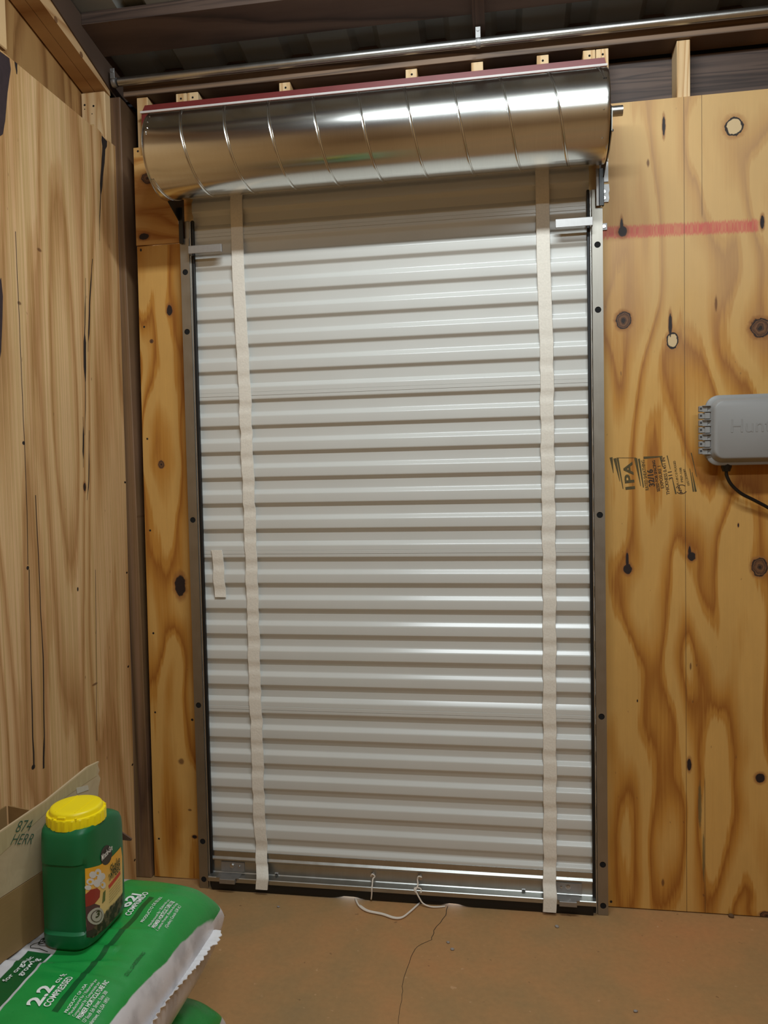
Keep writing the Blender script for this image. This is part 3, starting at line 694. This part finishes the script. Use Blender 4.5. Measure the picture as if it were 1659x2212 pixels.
# ------------------------------------------------------------------ conduit
con = thing('conduit', 'shiny steel conduit pipe running across under the eave', 'pipe', (0, -.022, 2.79))
c0, c1 = px(241, 181, Y=-.028), px(1659, 21, Y=-.028)
zc0 = (c0.z+c1.z)/2
bm = B(); cyl(bm, (-.905, -.028, zc0), (3.19, -.028, zc0), .0137, 28); obj('pipe', bm, m_pipe, con, smooth=40)
for x_ in (px(1033, 85, Y=-.028).x, px(248, 178, Y=-.028).x):
    bm = B(); rg = []
    for dx in (-.008, -.006, -.002, .002, .006, .008):
        r_ = .0152+(.0015 if abs(dx) in (.002,) else 0); rg.append([(x_+dx, -.028+r_*math.cos(2*math.pi*i/20), zc0+r_*math.sin(2*math.pi*i/20)) for i in range(20)])
    loft(bm, rg); box(bm, x_-.008, x_+.008, -.045, -.0425, zc0+.006, zc0+.040, .0006); cyl(bm, (x_, -.045, zc0+.030), (x_, -.0475, zc0+.030), .005, 8)
    obj('strap', bm, m_zinc, con, smooth=30)

# ------------------------------------------------------------------ control box
cb = thing('control_box', 'grey plastic control box with side hinges screwed to the plywood', 'control box', (1.16, -.04, 1.44))
bx0, bx1, bz0, bz1 = .992, 1.36, 1.4385, 1.652
def rrect(x0, x1, z0, z1, r, n=8):
    o = []
    for cx, cz, a0 in ((x1-r, z1-r, 0), (x0+r, z1-r, 90), (x0+r, z0+r, 180), (x1-r, z0+r, 270)):
        for i in range(n+1):
            a = math.radians(a0+90*i/n); o.append((cx+r*math.cos(a), cz+r*math.sin(a)))
    return o
def rr(bm, secs): loft(bm, [[(a, y_, c_) for a, c_ in rrect(bx0+i, bx1-i, bz0+i, bz1-i, r)] for y_, i, r in secs])
bm = B(); rr(bm, [(-.001, .008, .034), (-.045, .004, .036), (-.047, .0, .038), (-.052, .0, .038)]); obj('case', bm, m_grey, cb, smooth=35)
bm = B(); rr(bm, [(-.0525, .0005, .038), (-.058, .0, .038), (-.060, .002, .037), (-.062, .010, .034), (-.078, .017, .030), (-.083, .019, .028), (-.0855, .023, .025)]); lid = obj('lid', bm, m_grey, cb, smooth=50)
a = px(1579, 934, Y=-.0855)
lettering('embossed_name', 'Hunter', lambda u, v, w: Vector((a.x+u, -.0852-w*.0012, a.z+v)), .165, m_grey, lid, .0, extrude=1.0)
for i in range(7):
    zt = px(1530, 876, Y=-.06).z-.0215*i; bm = B(); ev = i % 2 == 0
    box(bm, bx0-.020, bx0+.004, -.064, -.046, zt-.0185, zt-.001, .0012)
    if ev: box(bm, bx0-.012, bx0+.012, -.070, -.062, zt-.0025, zt, .0005); box(bm, bx0-.012, bx0+.012, -.070, -.062, zt-.020, zt-.0175, .0005)
    else: box(bm, bx0-.005, bx0+.010, -.068, -.062, zt-.019, zt-.001, .0005)
    h = obj('hinge', bm, m_grey, cb)
    bm = B(); box(bm, bx0-.0185, bx0-.0125, -.0646, -.0638, zt-.012, zt-.006); obj('slot', bm, m_dgrey, h)
g0 = px(1569, 1008, Y=-.045)
bm = B(); tube(bm, [(g0.x, -.045, bz0+.004), (g0.x, -.045, bz0-.006), (g0.x, -.045, bz0-.008), (g0.x, -.045, bz0-.019)], [.0155, .0155, .0145, .011], 20); obj('cable_gland', bm, m_cable, cb, smooth=35)
bm = B(); tube(bm, spline([(g0.x, -.045, bz0-.017), px(1570, 1028, Y=-.044), px(1580, 1047, Y=-.040), px(1601, 1066, Y=-.034), px(1630, 1081, Y=-.028), px(1668, 1102, Y=-.022), px(1740, 1150, Y=-.016)], 8), .0052, 12); obj('cable', bm, m_cable, cb, smooth=True)

# ------------------------------------------------------------------ bales of potting mix
def bale_surface(cx, cy, hx, hy, zc, hz_, seed, nx=3.2):
    def top(x_, y_, s=1):
        a, b = min(1, abs(x_-cx)/hx), min(1, abs(y_-cy)/hy)
        e = ((1-a**7)*(1-b**6))
        h = hz_*max(0, e)**(1/2.6)
        wr = mnoise.noise(Vector((x_*5, y_*9, seed)))*.006*max(0, e)**.5 + .0045*math.exp(-((y_-cy+.03-.10*(x_-cx))/.010)**2)*(1 if a < .7 else 0) + .003*math.sin(x_*40+y_*9)*math.exp(-((a-.92)/.07)**2)
        for (yo, sl, am, wd) in ((-.055, .16, .0042, .0045), (-.085, .05, .0036, .005), (-.012, -.08, .0026, .004), (.05, .22, .0030, .006)):
            bend = yo+sl*(x_-cx-.15)+.012*math.sin((x_-cx)*14+yo*60); wr += am*math.exp(-((y_-cy-bend)/wd)**2)*max(0, 1-abs((x_-cx-.12)/.17)**3)
        wr += mnoise.noise(Vector((x_*9+y_*14, y_*30-x_*12, seed+4)))*.0022*max(0, e)**.5
        return min(zc + s*(h+wr*(s > 0)), zc+hz_+.0035)
    return top
def bale(name, label, cx, cy, hx, hy, zc, hz_, seed, mat, n=170):
    T = bale_surface(cx, cy, hx, hy, zc, hz_, seed); th = thing(name, label, 'bag', (cx, cy, zc-hz_), 'bales of potting mix')
    bm = B()
    def U(t): return math.copysign(1-(1-abs(t))**1.7, t)
    for s in (1, -1):
        g = [[bm.verts.new((cx+hx*U(-1+2*i/n), cy+hy*U(-1+2*j/n), T(cx+hx*U(-1+2*i/n), cy+hy*U(-1+2*j/n), s) if 0 < i < n and 0 < j < n else zc)) for j in range(n+1)] for i in range(n+1)]
        for i in range(n):
            for j in range(n):
                f = (g[i][j], g[i+1][j], g[i+1][j+1], g[i][j+1]); bm.faces.new(f if s > 0 else f[::-1])
    bmesh.ops.remove_doubles(bm, verts=bm.verts, dist=.00005)
    o = obj('sack', bm, mat, th, smooth=True); return th, T, o
def bale_mat(name, zt, xl, xm, yend, xr):
    t = NT(name); p = t.pos(); n = t.noise(t.vec(p[0], p[1], p[2]), 14, 3); n2 = t.noise(t.vec(p[0], p[1], p[2]), 60, 2)
    jz = t.mul(t.sub(n, .5), .02)
    green = t.mix(n, lin((28, 138, 62)), lin((40, 160, 72))); dk = lin((22, 92, 44)); wh = t.mix(t.step(n, .42, .62), lin((214, 210, 212)), lin((186, 182, 184)))
    if xr is not None:
        mz = t.mul(t.sub(1.0, t.step(t.add(t.sub(p[0], t.mul(t.add(p[1], 1.0), .05)), t.mul(jz, .3)), -.3025, -.3005)), t.sub(1.0, t.step(t.add(p[1], t.mul(jz, .3)), -.8445, -.8425)))
        mz = t.mul(mz, t.step(p[2], .400, .402))
    else: mz = t.step(t.add(p[2], t.mul(jz, .5)), zt-.0015, zt+.0015)
    jx = t.add(p[0], t.mul(jz, .12))
    mx = t.step(jx, xm-.001, xm+.001)
    col = t.mix(mx, wh, green)
    blk = t.mul(t.mul(t.step(jx, xl-.001, xl+.001), t.sub(1.0, t.step(jx, xm-.0055, xm-.0045))), t.sub(1.0, t.step(p[1], yend-.001, yend+.001)))
    col = t.mix(blk, col, dk)
    if xr is not None:
        x_, y0_, y1_ = xr
        st = t.mul(t.mul(t.step(jx, x_-.0065, x_-.0055), t.sub(1.0, t.step(jx, x_+.0055, x_+.0065))), t.mul(t.step(p[1], y0_-.001, y0_+.001), t.sub(1.0, t.step(p[1], y1_-.001, y1_+.001))))
        col = t.mix(st, col, dk)
    col = t.mix(mz, wh, col)
    t.bump(t.noise(t.vec(t.mul(p[0], 30), t.mul(p[1], 90), t.mul(p[2], 30)), 1, 2), .15, .003)
    return t.out(col, t.add(.22, t.mul(n2, .15)), 0.0)
s0 = px(115, 2175, Z=.5); s1 = px(330, 1930, Z=.5)
bcx, bcy, bhx, bhy, bzc, bhz = -.609, -1.154, .315, .326, .375, .1205
bl, bT, sack = bale('potting_mix_bale', 'top bale of potting mix, bright green and white plastic with white lettering', bcx, bcy, bhx, bhy, bzc, bhz, 1.0,
    bale_mat('printed_green_plastic', .468, px(0, 2108, Z=.5).x, -.505, -1.192, (s0.x+.002, s0.y, s1.y)))
bl2, bT2, sack2 = bale('potting_mix_bale', 'lower bale of potting mix, green and white, under the other bale', -.606, -1.160, .318, .31, .121, .117, 5.0,
    bale_mat('printed_green_plastic_lower', .150, -.9, -.88, -2, None))
m_print = plain('white_print', (238, 240, 236), .4)
m_printd = plain('dark_green_print', (18, 96, 44), .4)
def btext(s, x0, y0, x1, y1, mat=None, bold=.01, h=None, par=None):
    a_, b_ = px(x0, y0, Z=.497), px(x1, y1, Z=.497); d = b_-a_; L = d.length; d.normalize(); n_ = Vector((-d.y, d.x, 0))
    def f(u, v, w):
        q = a_+d*u+n_*v; q.z = bT(q.x, q.y)+.0022; return q
    lettering('print', s, f, L, mat or m_print, par or sack, bold, height=h)
btext('2.2', 86, 2172, 121, 2131, bold=.03, h=.029)
btext('cu ft', 126, 2126, 145, 2105, bold=.015)
btext('COMPRESSED', 106, 2173, 160, 2113, bold=.02, h=.0135)
btext('PRODUCT OF USA', 144, 2180, 189, 2126, bold=.01)
btext('Manufactured for / Elaborado por', 154, 2183, 213, 2114, bold=.0, h=.0075)
btext('Compressed by / Comprimido por', 163, 2185, 219, 2119, bold=.0, h=.0075)
btext('PREMIER HORTICULTURE INC', 173, 2187, 236, 2113, bold=.02, h=.009)
btext('127 South 5th Street, Suite 300', 184, 2190, 234, 2130, bold=.0, h=.0075)
btext('Quakertown, PA USA 18951', 193, 2195, 238, 2139, bold=.0, h=.0075)
btext('62', 277, 1958, 302, 1935, bold=.03, h=.027)
btext('l', 304, 1934, 307, 1931, bold=.01, h=.024)
btext('COMPRIMIDO', 281, 1974, 322, 1926, bold=.02, h=.0135)
btext('PRODUCTO DE EE.UU.', 309, 1986, 351, 1932, bold=.01)
btext('Manufactured By / Elaborado por', 326, 1992, 369, 1935, bold=.0, h=.0075)
btext('PREMIER HORTICULTURE LTEE', 335, 1993, 378, 1937, bold=.02, h=.009)
btext('1, avenue Premier, Riviere-du-Loup', 343, 1996, 386, 1939, bold=.0, h=.0075)
btext('(Quebec) Canada G5R 6C1', 362, 1986, 393, 1941, bold=.0, h=.0075)
btext('for organic', 17, 2122, 77, 2067, bold=.014, h=.0145)
btext('growing', 50, 2110, 91, 2071, bold=.014, h=.0150)
btext('Q.I.L. GARDENING', 274, 2091, 314, 2039, mat=m_printd, bold=.005)
# certification box on the white part
bm = B(); 
def bstrip(pts, w):
    V = [px(x_, y_, Z=.497) for x_, y_ in pts]
    for q in V: q.z = bT(q.x, q.y)
    L = [V[0]]
    for a_, b_ in zip(V, V[1:]):
        for k in range(1, 7):
            q = a_.lerp(b_, k/6); q.z = bT(q.x, q.y); L.append(q)
    strip_on(bm, L, w, (0, 0, 1), .0012)
bstrip([(100, 2023), (84, 2036), (66, 2046), (66, 2049), (85, 2050), (103, 2054)], .0016); bstrip([(98, 2030), (84, 2038), (82, 2043), (88, 2046), (100, 2047)], .001)
obj('print', bm, plain('black_print', (30, 40, 32), .4), sack)
btext('OMRI', 92, 2044, 122, 2016, mat=plain('black_print', (30, 40, 32), .4), bold=.01)
# crimped fin along the side seam
bm = B(); prev = None; rr_ = random.Random(4)
rings = []
for i in range(141):
    t = i/140; y_ = -1.44+.545*t; x_ = bcx+bhx*(1-.02*abs(t*2-1)**6)-.004; out_ = .017+.006*math.sin(t*9)+(.010 if t > .9 else 0); up_ = .010*math.sin(t*5)+.012
    j = .0022*math.sin(i*1.3)+rr_.uniform(-.0018, .0018); k_ = rr_.uniform(-.0016, .0016)
    rings.append([(x_, y_, bzc+.004), (x_+out_*.5, y_, bzc+.006+up_*.5+k_), (x_+out_+j, y_+k_, bzc+.004+up_), (x_+out_+j+.0005, y_+k_, bzc+.0025+up_), (x_+out_*.5, y_, bzc+.003+up_*.5+k_), (x_, y_, bzc+.001)])
loft(bm, rings)
obj('seal_fin', bm, plain('white_crimped_plastic', (232, 230, 232), .5, 0, .04, 80), bl, 'white crimped seal along the side', smooth=30)
# lettering on the lower bale
def lowtext(s, x0, y0, x1, y1, h):
    a_, b_ = px(x0, y0, X=-.283), px(x1, y1, X=-.283); d = b_-a_; L = d.length; d.normalize(); n_ = Vector((0, -d.z, d.y)); n_ = n_ if n_.z > 0 else -n_
    def f(u, v, w):
        q = a_+d*u+n_*v
        b = min(1, abs(q.y+1.160)/.31); hh = max(0, min(.999, (q.z-.122)/.117)); e = hh**2.6/(max(.001, 1-b**6)); q.x = -.606+.318*max(0, 1-e)**(1/7)+.0022; return q
    lettering('print', s, f, L, m_print, sack2, .03, height=h)
lowtext('BA', 383, 2212, 409, 2178, .026)
lowtext('NUM', 398, 2216, 424, 2185, .014)

# ------------------------------------------------------------------ plant food jug
jug = thing('plant_food_jug', 'green plastic jug with a yellow flip lid standing on the top bale', 'jug', (-.487, -1.115, .4985))
JX = -.484
JZ0 = .4992
secs = [(0, -1.107, .074, .044), (.003, -1.107, .082, .050), (.010, -1.107, .0870, .0550), (.025, -1.107, .0880, .056), (.04, -1.107, .088, .056), (.19, -1.107, .0870, .056), (.205, -1.108, .0850, .056), (.217, -1.111, .0800, .056), (.227, -1.118, .071, .0555), (.234, -1.124, .062, .055), (.240, -1.128, .052, .052)]
def jring(h, yc, b_, a_, n=64, front=0.0):
    out = []
    for i in range(n):
        an = 2*math.pi*i/n; c_, s_ = math.cos(an), math.sin(an); e = 2/4.0
        x_ = math.copysign(abs(c_)**e, c_)*a_; y_ = math.copysign(abs(s_)**e, s_)*b_
        if front and y_ < -b_*.78: y_ += front*min(1, (-y_/b_-.78)/.12)
        out.append((JX+x_, yc+y_, JZ0+h))
    return out
def sec_at(h):
    for a_, b_ in zip(secs, secs[1:]):
        if a_[0] <= h <= b_[0]:
            t = (h-a_[0])/(b_[0]-a_[0]); return tuple(a_[i]+(b_[i]-a_[i])*t for i in range(4))
hs = sorted({s_[0] for s_ in secs} | {.034, .038, .044, .165, .170, .175, .08, .11, .14, .006, .211, .222, .231})
m_jug = plain('green_moulded_plastic', (14, 104, 60), .42, 0, .03, 12)
bm = B(); loft(bm, [jring(h, sec_at(h)[1], sec_at(h)[2], sec_at(h)[3], front=.007 if .036 < h < .171 else 0) for h in hs]); jb = obj('body', bm, m_jug, jug, smooth=45)
bm = B(); tube(bm, spline([(JX, -1.035, JZ0+.185), (JX, -1.005, JZ0+.180), (JX, -.984, JZ0+.155), (JX, -.978, JZ0+.12), (JX, -.979, JZ0+.075), (JX, -.988, JZ0+.040), (JX, -1.025, JZ0+.028)], 6), .013, 16, sq=.65); obj('handle', bm, m_jug, jug, smooth=True)
m_yel = plain('yellow_plastic', (250, 226, 18), .38, 0, .02, 10)
cyc = -1.128; K1 = .050
cap = thing_none = None
bm = B(); n = 96; rg = []
for h, r_ in ((.186+K1, .0560), (.187+K1, .0575), (.2060+K1, .0575), (.2085+K1, .0562), (.209+K1, .0525)):
    rg.append([(JX+(r_-(.0014 if (i % 4 == 0 and .1865+K1 < h < .207+K1) else 0))*math.cos(2*math.pi*i/n), cyc+(r_-(.0014 if (i % 4 == 0 and .1865+K1 < h < .207+K1) else 0))*math.sin(2*math.pi*i/n), JZ0+h) for i in range(n)])
loft(bm, rg); cap = obj('cap', bm, m_yel, jug, smooth=25)
bm = B(); rg = []
for h, r_ in ((.2085+K1, .0515), (.2150+K1, .0508), (.2180+K1, .049), (.2195+K1, .044), (.2192+K1, .026), (.2190+K1, .010)):
    rg.append([(JX+r_*math.cos(2*math.pi*i/64), cyc+r_*math.sin(2*math.pi*i/64), JZ0+h) for i in range(64)])
loft(bm, rg); fl_ = obj('flip_lid', bm, m_yel, cap, smooth=50)
bm = B(); 
for off in (-.021, .021): box(bm, JX+off-.0007, JX+off+.0007, cyc-.040, cyc+.040, JZ0+.2165+K1, JZ0+.2200+K1)
box(bm, JX-.010, JX+.008, cyc-.0535, cyc-.047, JZ0+.2085+K1, JZ0+.2150+K1, .0015); 
for an in (30, 75, 150, 250, 300): 
    c_, s_ = math.cos(math.radians(an)), math.sin(math.radians(an)); cyl(bm, (JX+.055*c_, cyc+.055*s_, JZ0+.2070+K1), (JX+.055*c_, cyc+.055*s_, JZ0+.2120+K1), .0022, 8)
obj('lid_tab', bm, m_yel, fl_)
# label on the side facing the room
def jside(y_, z_, off=.0004):
    h = max(.001, min(.235, z_-JZ0)); _, yc, b_, a_ = sec_at(h); t = min(.999, abs(y_-yc)/b_); return JX+a_*(1-t**4.0)**(1/4.0)+off
def jpx(x_, y_): 
    q = px(x_, y_, X=JX+.056); q.y = max(q.y, -1.1835); return q
def jpatch(name, poly, mat, off, parent, label=None):
    bm = B(); V = [jpx(*p_) for p_ in poly]; f = bm.faces.new([bm.verts.new((0, v.y, v.z)) for v in V])
    bmesh.ops.triangulate(bm, faces=bm.faces); 
    for _ in range(4):
        bmesh.ops.subdivide_edges(bm, edges=[e for e in bm.edges if e.calc_length() > .008], cuts=1); bmesh.ops.triangulate(bm, faces=bm.faces)
    for v in bm.verts: v.co.x = jside(v.co.y, v.co.z, off)
    return obj(name, bm, mat, parent, label)
t = NT('label_print'); p = t.pos(); g = t.step(p[2], .56, .66); nn = t.noise(t.vec(p[0], p[1], p[2]), 90, 3)
soil = t.mix(t.step(nn, .45, .6), lin((40, 32, 26)), lin((96, 80, 62)))
cc = t.mix(g, lin((226, 196, 130)), lin((232, 168, 40))); cc = t.mix(t.sub(1.0, t.step(t.add(p[2], t.mul(nn, .01)), .551, .556)), cc, soil)
m_label = t.out(cc, .45)
lab = jpatch('label', [(193, 1877), (215, 1869), (240, 1852), (262, 1829), (266, 1850), (266, 1950), (256, 1975), (232, 2002), (205, 2026), (193, 2030), (191, 2000)], m_label, .0006, jug, 'printed side label with flowers')
def ell(cx_, cy_, a_, b_, n=18, rot=0): return [(cx_+a_*math.cos(2*math.pi*i/n)*math.cos(rot)-b_*math.sin(2*math.pi*i/n)*math.sin(rot), cy_+a_*math.cos(2*math.pi*i/n)*math.sin(rot)+b_*math.sin(2*math.pi*i/n)*math.cos(rot)) for i in range(n)]
jpatch('label_logo', ell(229, 1847, 12, 22, rot=.15), plain('label_black', (52, 48, 44), .4), .0007, lab)
for (cx_, cy_, r_) in ((203, 1890, 7), (212, 1885, 8), (221, 1893, 7), (200, 1905, 7), (210, 1908, 8), (222, 1912, 7), (216, 1898, 8), (197, 1918, 5)):
    jpatch('flower', ell(cx_, cy_, r_*.8, r_*1.1, 9), plain('label_white', (212, 208, 204), .45), .0011, lab)
for (cx_, cy_) in ((199, 1905), (220, 1911), (211, 1886)): jpatch('flower_centre', ell(cx_, cy_, 2.4, 3.2, 8), plain('label_gold', (226, 170, 40), .45), .0014, lab)
jpatch('pepper', [(192, 1935), (200, 1922), (210, 1918), (216, 1924), (215, 1938), (206, 1952), (193, 1962)], plain('label_red', (150, 52, 44), .45), .0012, lab)
jpatch('label_plum_patch', [(192, 1962), (206, 1952), (216, 1956), (214, 1985), (205, 2005), (193, 2022)], plain('label_plum', (84, 56, 58), .45), .0009, lab)  # plum area of the label print below the pepper
jpatch('stem', [(222, 1928), (227, 1922), (226, 1945), (220, 1952)], plain('label_olive', (92, 104, 50), .45), .0012, lab)
jpatch('label_tip', [(193, 2028), (196, 2014), (207, 2006), (212, 2012), (203, 2024)], plain('label_black', (52, 48, 44), .4), .0012, lab)
jpatch('seal_badge', ell(210, 1979, 13, 19, rot=.2), plain('label_grey', (176, 172, 160), .45), .0014, lab)
jpatch('seal_badge', ell(210, 1979, 9.5, 14, rot=.2), plain('label_dark_ring', (92, 84, 74), .45), .0017, lab)
jpatch('seal_badge', ell(210, 1979, 8, 12, rot=.2), plain('label_grey', (176, 172, 160), .45), .0020, lab)
def jtext(s, x0, y0, x1, y1, mat, bold=.01, h=None, off=.0024, shear=0):
    a_, b_ = jpx(x0, y0), jpx(x1, y1); d = b_-a_; d.x = 0; L = d.length; d.normalize(); n_ = Vector((0, -d.z, d.y))
    def f(u, v, w):
        q = a_+d*u+n_*v; q.x = jside(q.y, q.z, off); return q
    lettering('print', s, f, L, mat, lab, bold, height=h, shear=shear)
m_ld, m_lw, m_lr = plain('label_ink', (48, 56, 24), .45), plain('label_white2', (228, 226, 220), .45), plain('label_red2', (196, 66, 48), .45)
jtext('Miracle-Gro', 218, 1860, 241, 1835, m_lw, .02, .013)
jtext("Shake", 237, 1891, 258, 1865, m_ld, .01, .021, shear=.2)
jtext("Feed", 243, 1897, 259, 1877, m_ld, .01, .019, shear=.2)
jtext("'n", 233, 1904, 241, 1896, m_ld, .01, .014, shear=.2)
jpatch('label_band', [(233, 1913), (259, 1881), (260, 1888), (235, 1920)], m_lr, .0012, lab)
jtext('3', 207, 1984, 214, 1979, m_ld, .03, .013)
for k in range(5): jtext('all purpose plant food', 234, 1928+k*6, 258, 1899+k*6, m_ld, .0, .0035)

# ------------------------------------------------------------------ open carton
t = NT('corrugated_cardboard'); p = t.pos(); n = t.noise(t.vec(p[0], p[1], p[2]), 9, 4); n2 = t.noise(t.vec(t.mul(p[0], 40), t.mul(p[1], 40), t.mul(p[2], 300)), 1, 2)
cc = t.mix(n, lin((132, 104, 62)), lin((160, 128, 84))); vv = t.add(.92, t.mul(n2, .14)); cc = t.mix(1.0, cc, t.vec(vv, vv, vv), 'MULTIPLY'); t.bump(n, .2, .003)
m_card = t.out(cc, .75)
t = NT('pale_cardboard_inside'); p = t.pos(); n = t.noise(t.vec(p[0], p[1], p[2]), 12, 4); wr = t.noise(t.vec(p[0], t.mul(p[1], 6), t.mul(p[2], 3)), 3, 3, .5, 1.0)
cc = t.mix(n, lin((168, 148, 116)), lin((192, 172, 138))); t.bump(wr, .5, .006); m_card2 = t.out(cc, .8)
t = NT('packing_tape'); p = t.pos(); n = t.noise(t.vec(p[0], t.mul(p[1], 8), p[2]), 20, 2); m_tape = t.out(t.mix(n, lin((170, 154, 118)), lin((190, 174, 136))), .25)
car = thing('carton', 'open brown cardboard carton with raised flaps beside the green jug', 'box', (-.68, -1.10, .499))
cA = Vector((-.587, -1.256, 0)); cd_ = Vector((.022, .111, 0)).normalized(); cn = Vector((cd_.y, -cd_.x, 0))   # room-side face, direction, outward normal
def cpt(s, z_, o=0): q = cA+cd_*s+cn*o; return (q.x, q.y, z_)
def cpl(x_, y_):  # pixel to (s, z) on the room-side plane
    d = FW+RT*((x_-829.5)/F_)+UP*((1106-y_)/F_); tt = (cA-CAM).dot(cn)/d.dot(cn); q = CAM+d*tt; return ((q-cA).dot(cd_), q.z)
def slab(poly, o0, o1, mat, name, label=None, par=None):
    bm = B(); A = [bm.verts.new(cpt(s, z_, o0)) for s, z_ in poly]; D = [bm.verts.new(cpt(s, z_, o1)) for s, z_ in poly]; m_ = len(poly)
    bm.faces.new(A); bm.faces.new(D[::-1])
    for i in range(m_): bm.faces.new((A[i], A[(i+1) % m_], D[(i+1) % m_], D[i]))
    return obj(name, bm, mat, par or car, label)
zb, zr = .4995, .622
slab([(-.16, zb), (.33, zb), (.33, zr+.004), (-.16, zr)], -.004, 0, m_card, 'panel')
f_top = [cpl(215, 1645), cpl(212, 1652), cpl(216, 1664), cpl(213, 1672), cpl(218, 1682), cpl(214, 1700)]
flap = slab([(-.16, zr+.001), (.285, zr+.006), f_top[-1], f_top[4], f_top[3], f_top[2], f_top[1], f_top[0], cpl(190, 1657), cpl(100, 1730), cpl(0, 1798), (-.16, cpl(0, 1798)[1]-.010)], -.006, -.001, m_card2, 'flap', 'tall raised flap with green marker writing')
tp = slab([cpl(-60, 1842), cpl(0, 1800), cpl(100, 1732), cpl(190, 1659), cpl(209, 1648), cpl(209, 1676), cpl(150, 1716), cpl(100, 1756), cpl(0, 1848), cpl(-60, 1890)], -.001, -.0005, m_tape, 'tape', 'strip of packing tape', flap)
slab([cpl(165, 1702), cpl(190, 1696), cpl(192, 1706), cpl(167, 1715)], -.0005, -.0001, plain('old_label', (196, 188, 170), .5), 'tape', 'small torn label', flap)
m_mark = plain('green_marker', (46, 86, 66), .7)
def ctext(s, x0, y0, x1, y1, h, sh):
    a_, b_ = cpl(x0, y0), cpl(x1, y1); d = Vector((b_[0]-a_[0], b_[1]-a_[1])); L = d.length; d.normalize(); n_ = Vector((-d.y, d.x))
    lettering('marker_writing', s, lambda u, v, w: Vector(cpt(a_[0]+d.x*u+n_.x*v, a_[1]+d.y*u+n_.y*v, .0006)), L, m_mark, flap, -.012, height=h, shear=sh)
ctext('874', 33, 1798, 66, 1794, .021, .3); ctext('HERR', 22, 1824, 68, 1823, .019, .35)
# far end, back and near panels
e0 = Vector(cpt(.33, 0, -.004)); e1 = Vector((-.832, -.855, 0))
def wall2(p_, q_, z0, z1, th, mat, name, label=None):
    p_, q_ = Vector(p_), Vector(q_); d = (q_-p_).normalized(); n_ = Vector((-d.y, d.x, 0))*th
    bm = B(); L = [[(a_+b_) for a_ in (p_, q_)] for b_ in (Vector((0, 0, 0)), n_)]
    vs = [bm.verts.new((v.x, v.y, z_)) for z_ in (z0, z1) for v in (L[0][0], L[0][1], L[1][1], L[1][0])]
    for q4_ in ((0, 1, 2, 3), (7, 6, 5, 4), (0, 4, 5, 1), (1, 5, 6, 2), (2, 6, 7, 3), (3, 7, 4, 0)): bm.faces.new([vs[i] for i in q4_])
    return obj(name, bm, mat, car, label)
wall2((e1.x, e1.y, 0), (e0.x-.004, e0.y, 0), zb, .632, -.004, m_card, 'panel')
wall2((-.878, -1.40, 0), (-.836, -.860, 0), zb, .632, .004, m_card, 'panel')
bm = B(); box(bm, -.86, -.60, -1.41, -1.40, zb, zb+.003); 
bm.free()
bm = B(); A = [Vector((-.872, -1.40, zb)), Vector((-.62, -1.41, zb)), Vector((e0.x-.006, e0.y-.006, zb)), Vector((-.838, -.862, zb))]
loft(bm, [[(v.x, v.y, zb) for v in A], [(v.x, v.y, zb+.003) for v in A]]); obj('panel', bm, m_card, car)
qa, qb, qc = px(255, 1790, Y=-.93), px(286, 1812, Y=-.93), px(255, 1812, Y=-.93)
bm = B(); prism(bm, [(qa.x-.03, qa.z+.006), (qa.x, qa.z), (qb.x, qb.z+.001), (qb.x-.002, qb.z-.003), (qc.x, qc.z), (qc.x-.03, qc.z)], 1, -.934, -.930); obj('flap', bm, plain('dark_cardboard', (92, 66, 50), .8), car, 'dark corner of a flap showing behind the jug')

# ------------------------------------------------------------------ grit on the floor
m_stone = plain('grey_gravel', (150, 142, 136), .8)
for i, (x_, y_, r_, lab_) in enumerate(((1203, 2003, .0055, 'largest pale pebble, on the floor in front of the right felt strip'), (968, 2037, .0045, 'small grey pebble beside the floor crack, farther of the close pair'), (977, 2052, .005, 'small grey pebble beside the floor crack, nearer of the close pair'),
        (601, 1960, .004, 'small pale chip in front of the left felt strip'), (1373, 2186, .005, 'lone pebble at the lower right of the floor'), (1577, 1976, .008, 'brown clod against the foot of the right plywood sheet'))):
    bm = B(); bmesh.ops.create_icosphere(bm, subdivisions=2, radius=r_); q = px(x_, y_, Z=0)
    if i == 5: q.y = -.009
    rd = random.Random(i)
    for v in bm.verts:
        k = 1+.35*mnoise.noise(v.co*180+Vector((i*7, 0, 0))); v.co = Vector((v.co.x*k*1.2+q.x, v.co.y*k+q.y, max(0.0002, v.co.z*k*.7+r_*.55)))
    o = obj('pebble' if i != 5 else 'dirt_clod', bm, m_stone if i != 5 else plain('brown_dirt', (96, 72, 48), .9), None, None, smooth=True); tag(o, lab_, 'pebble' if i != 5 else 'clod', 'loose grit on the floor')
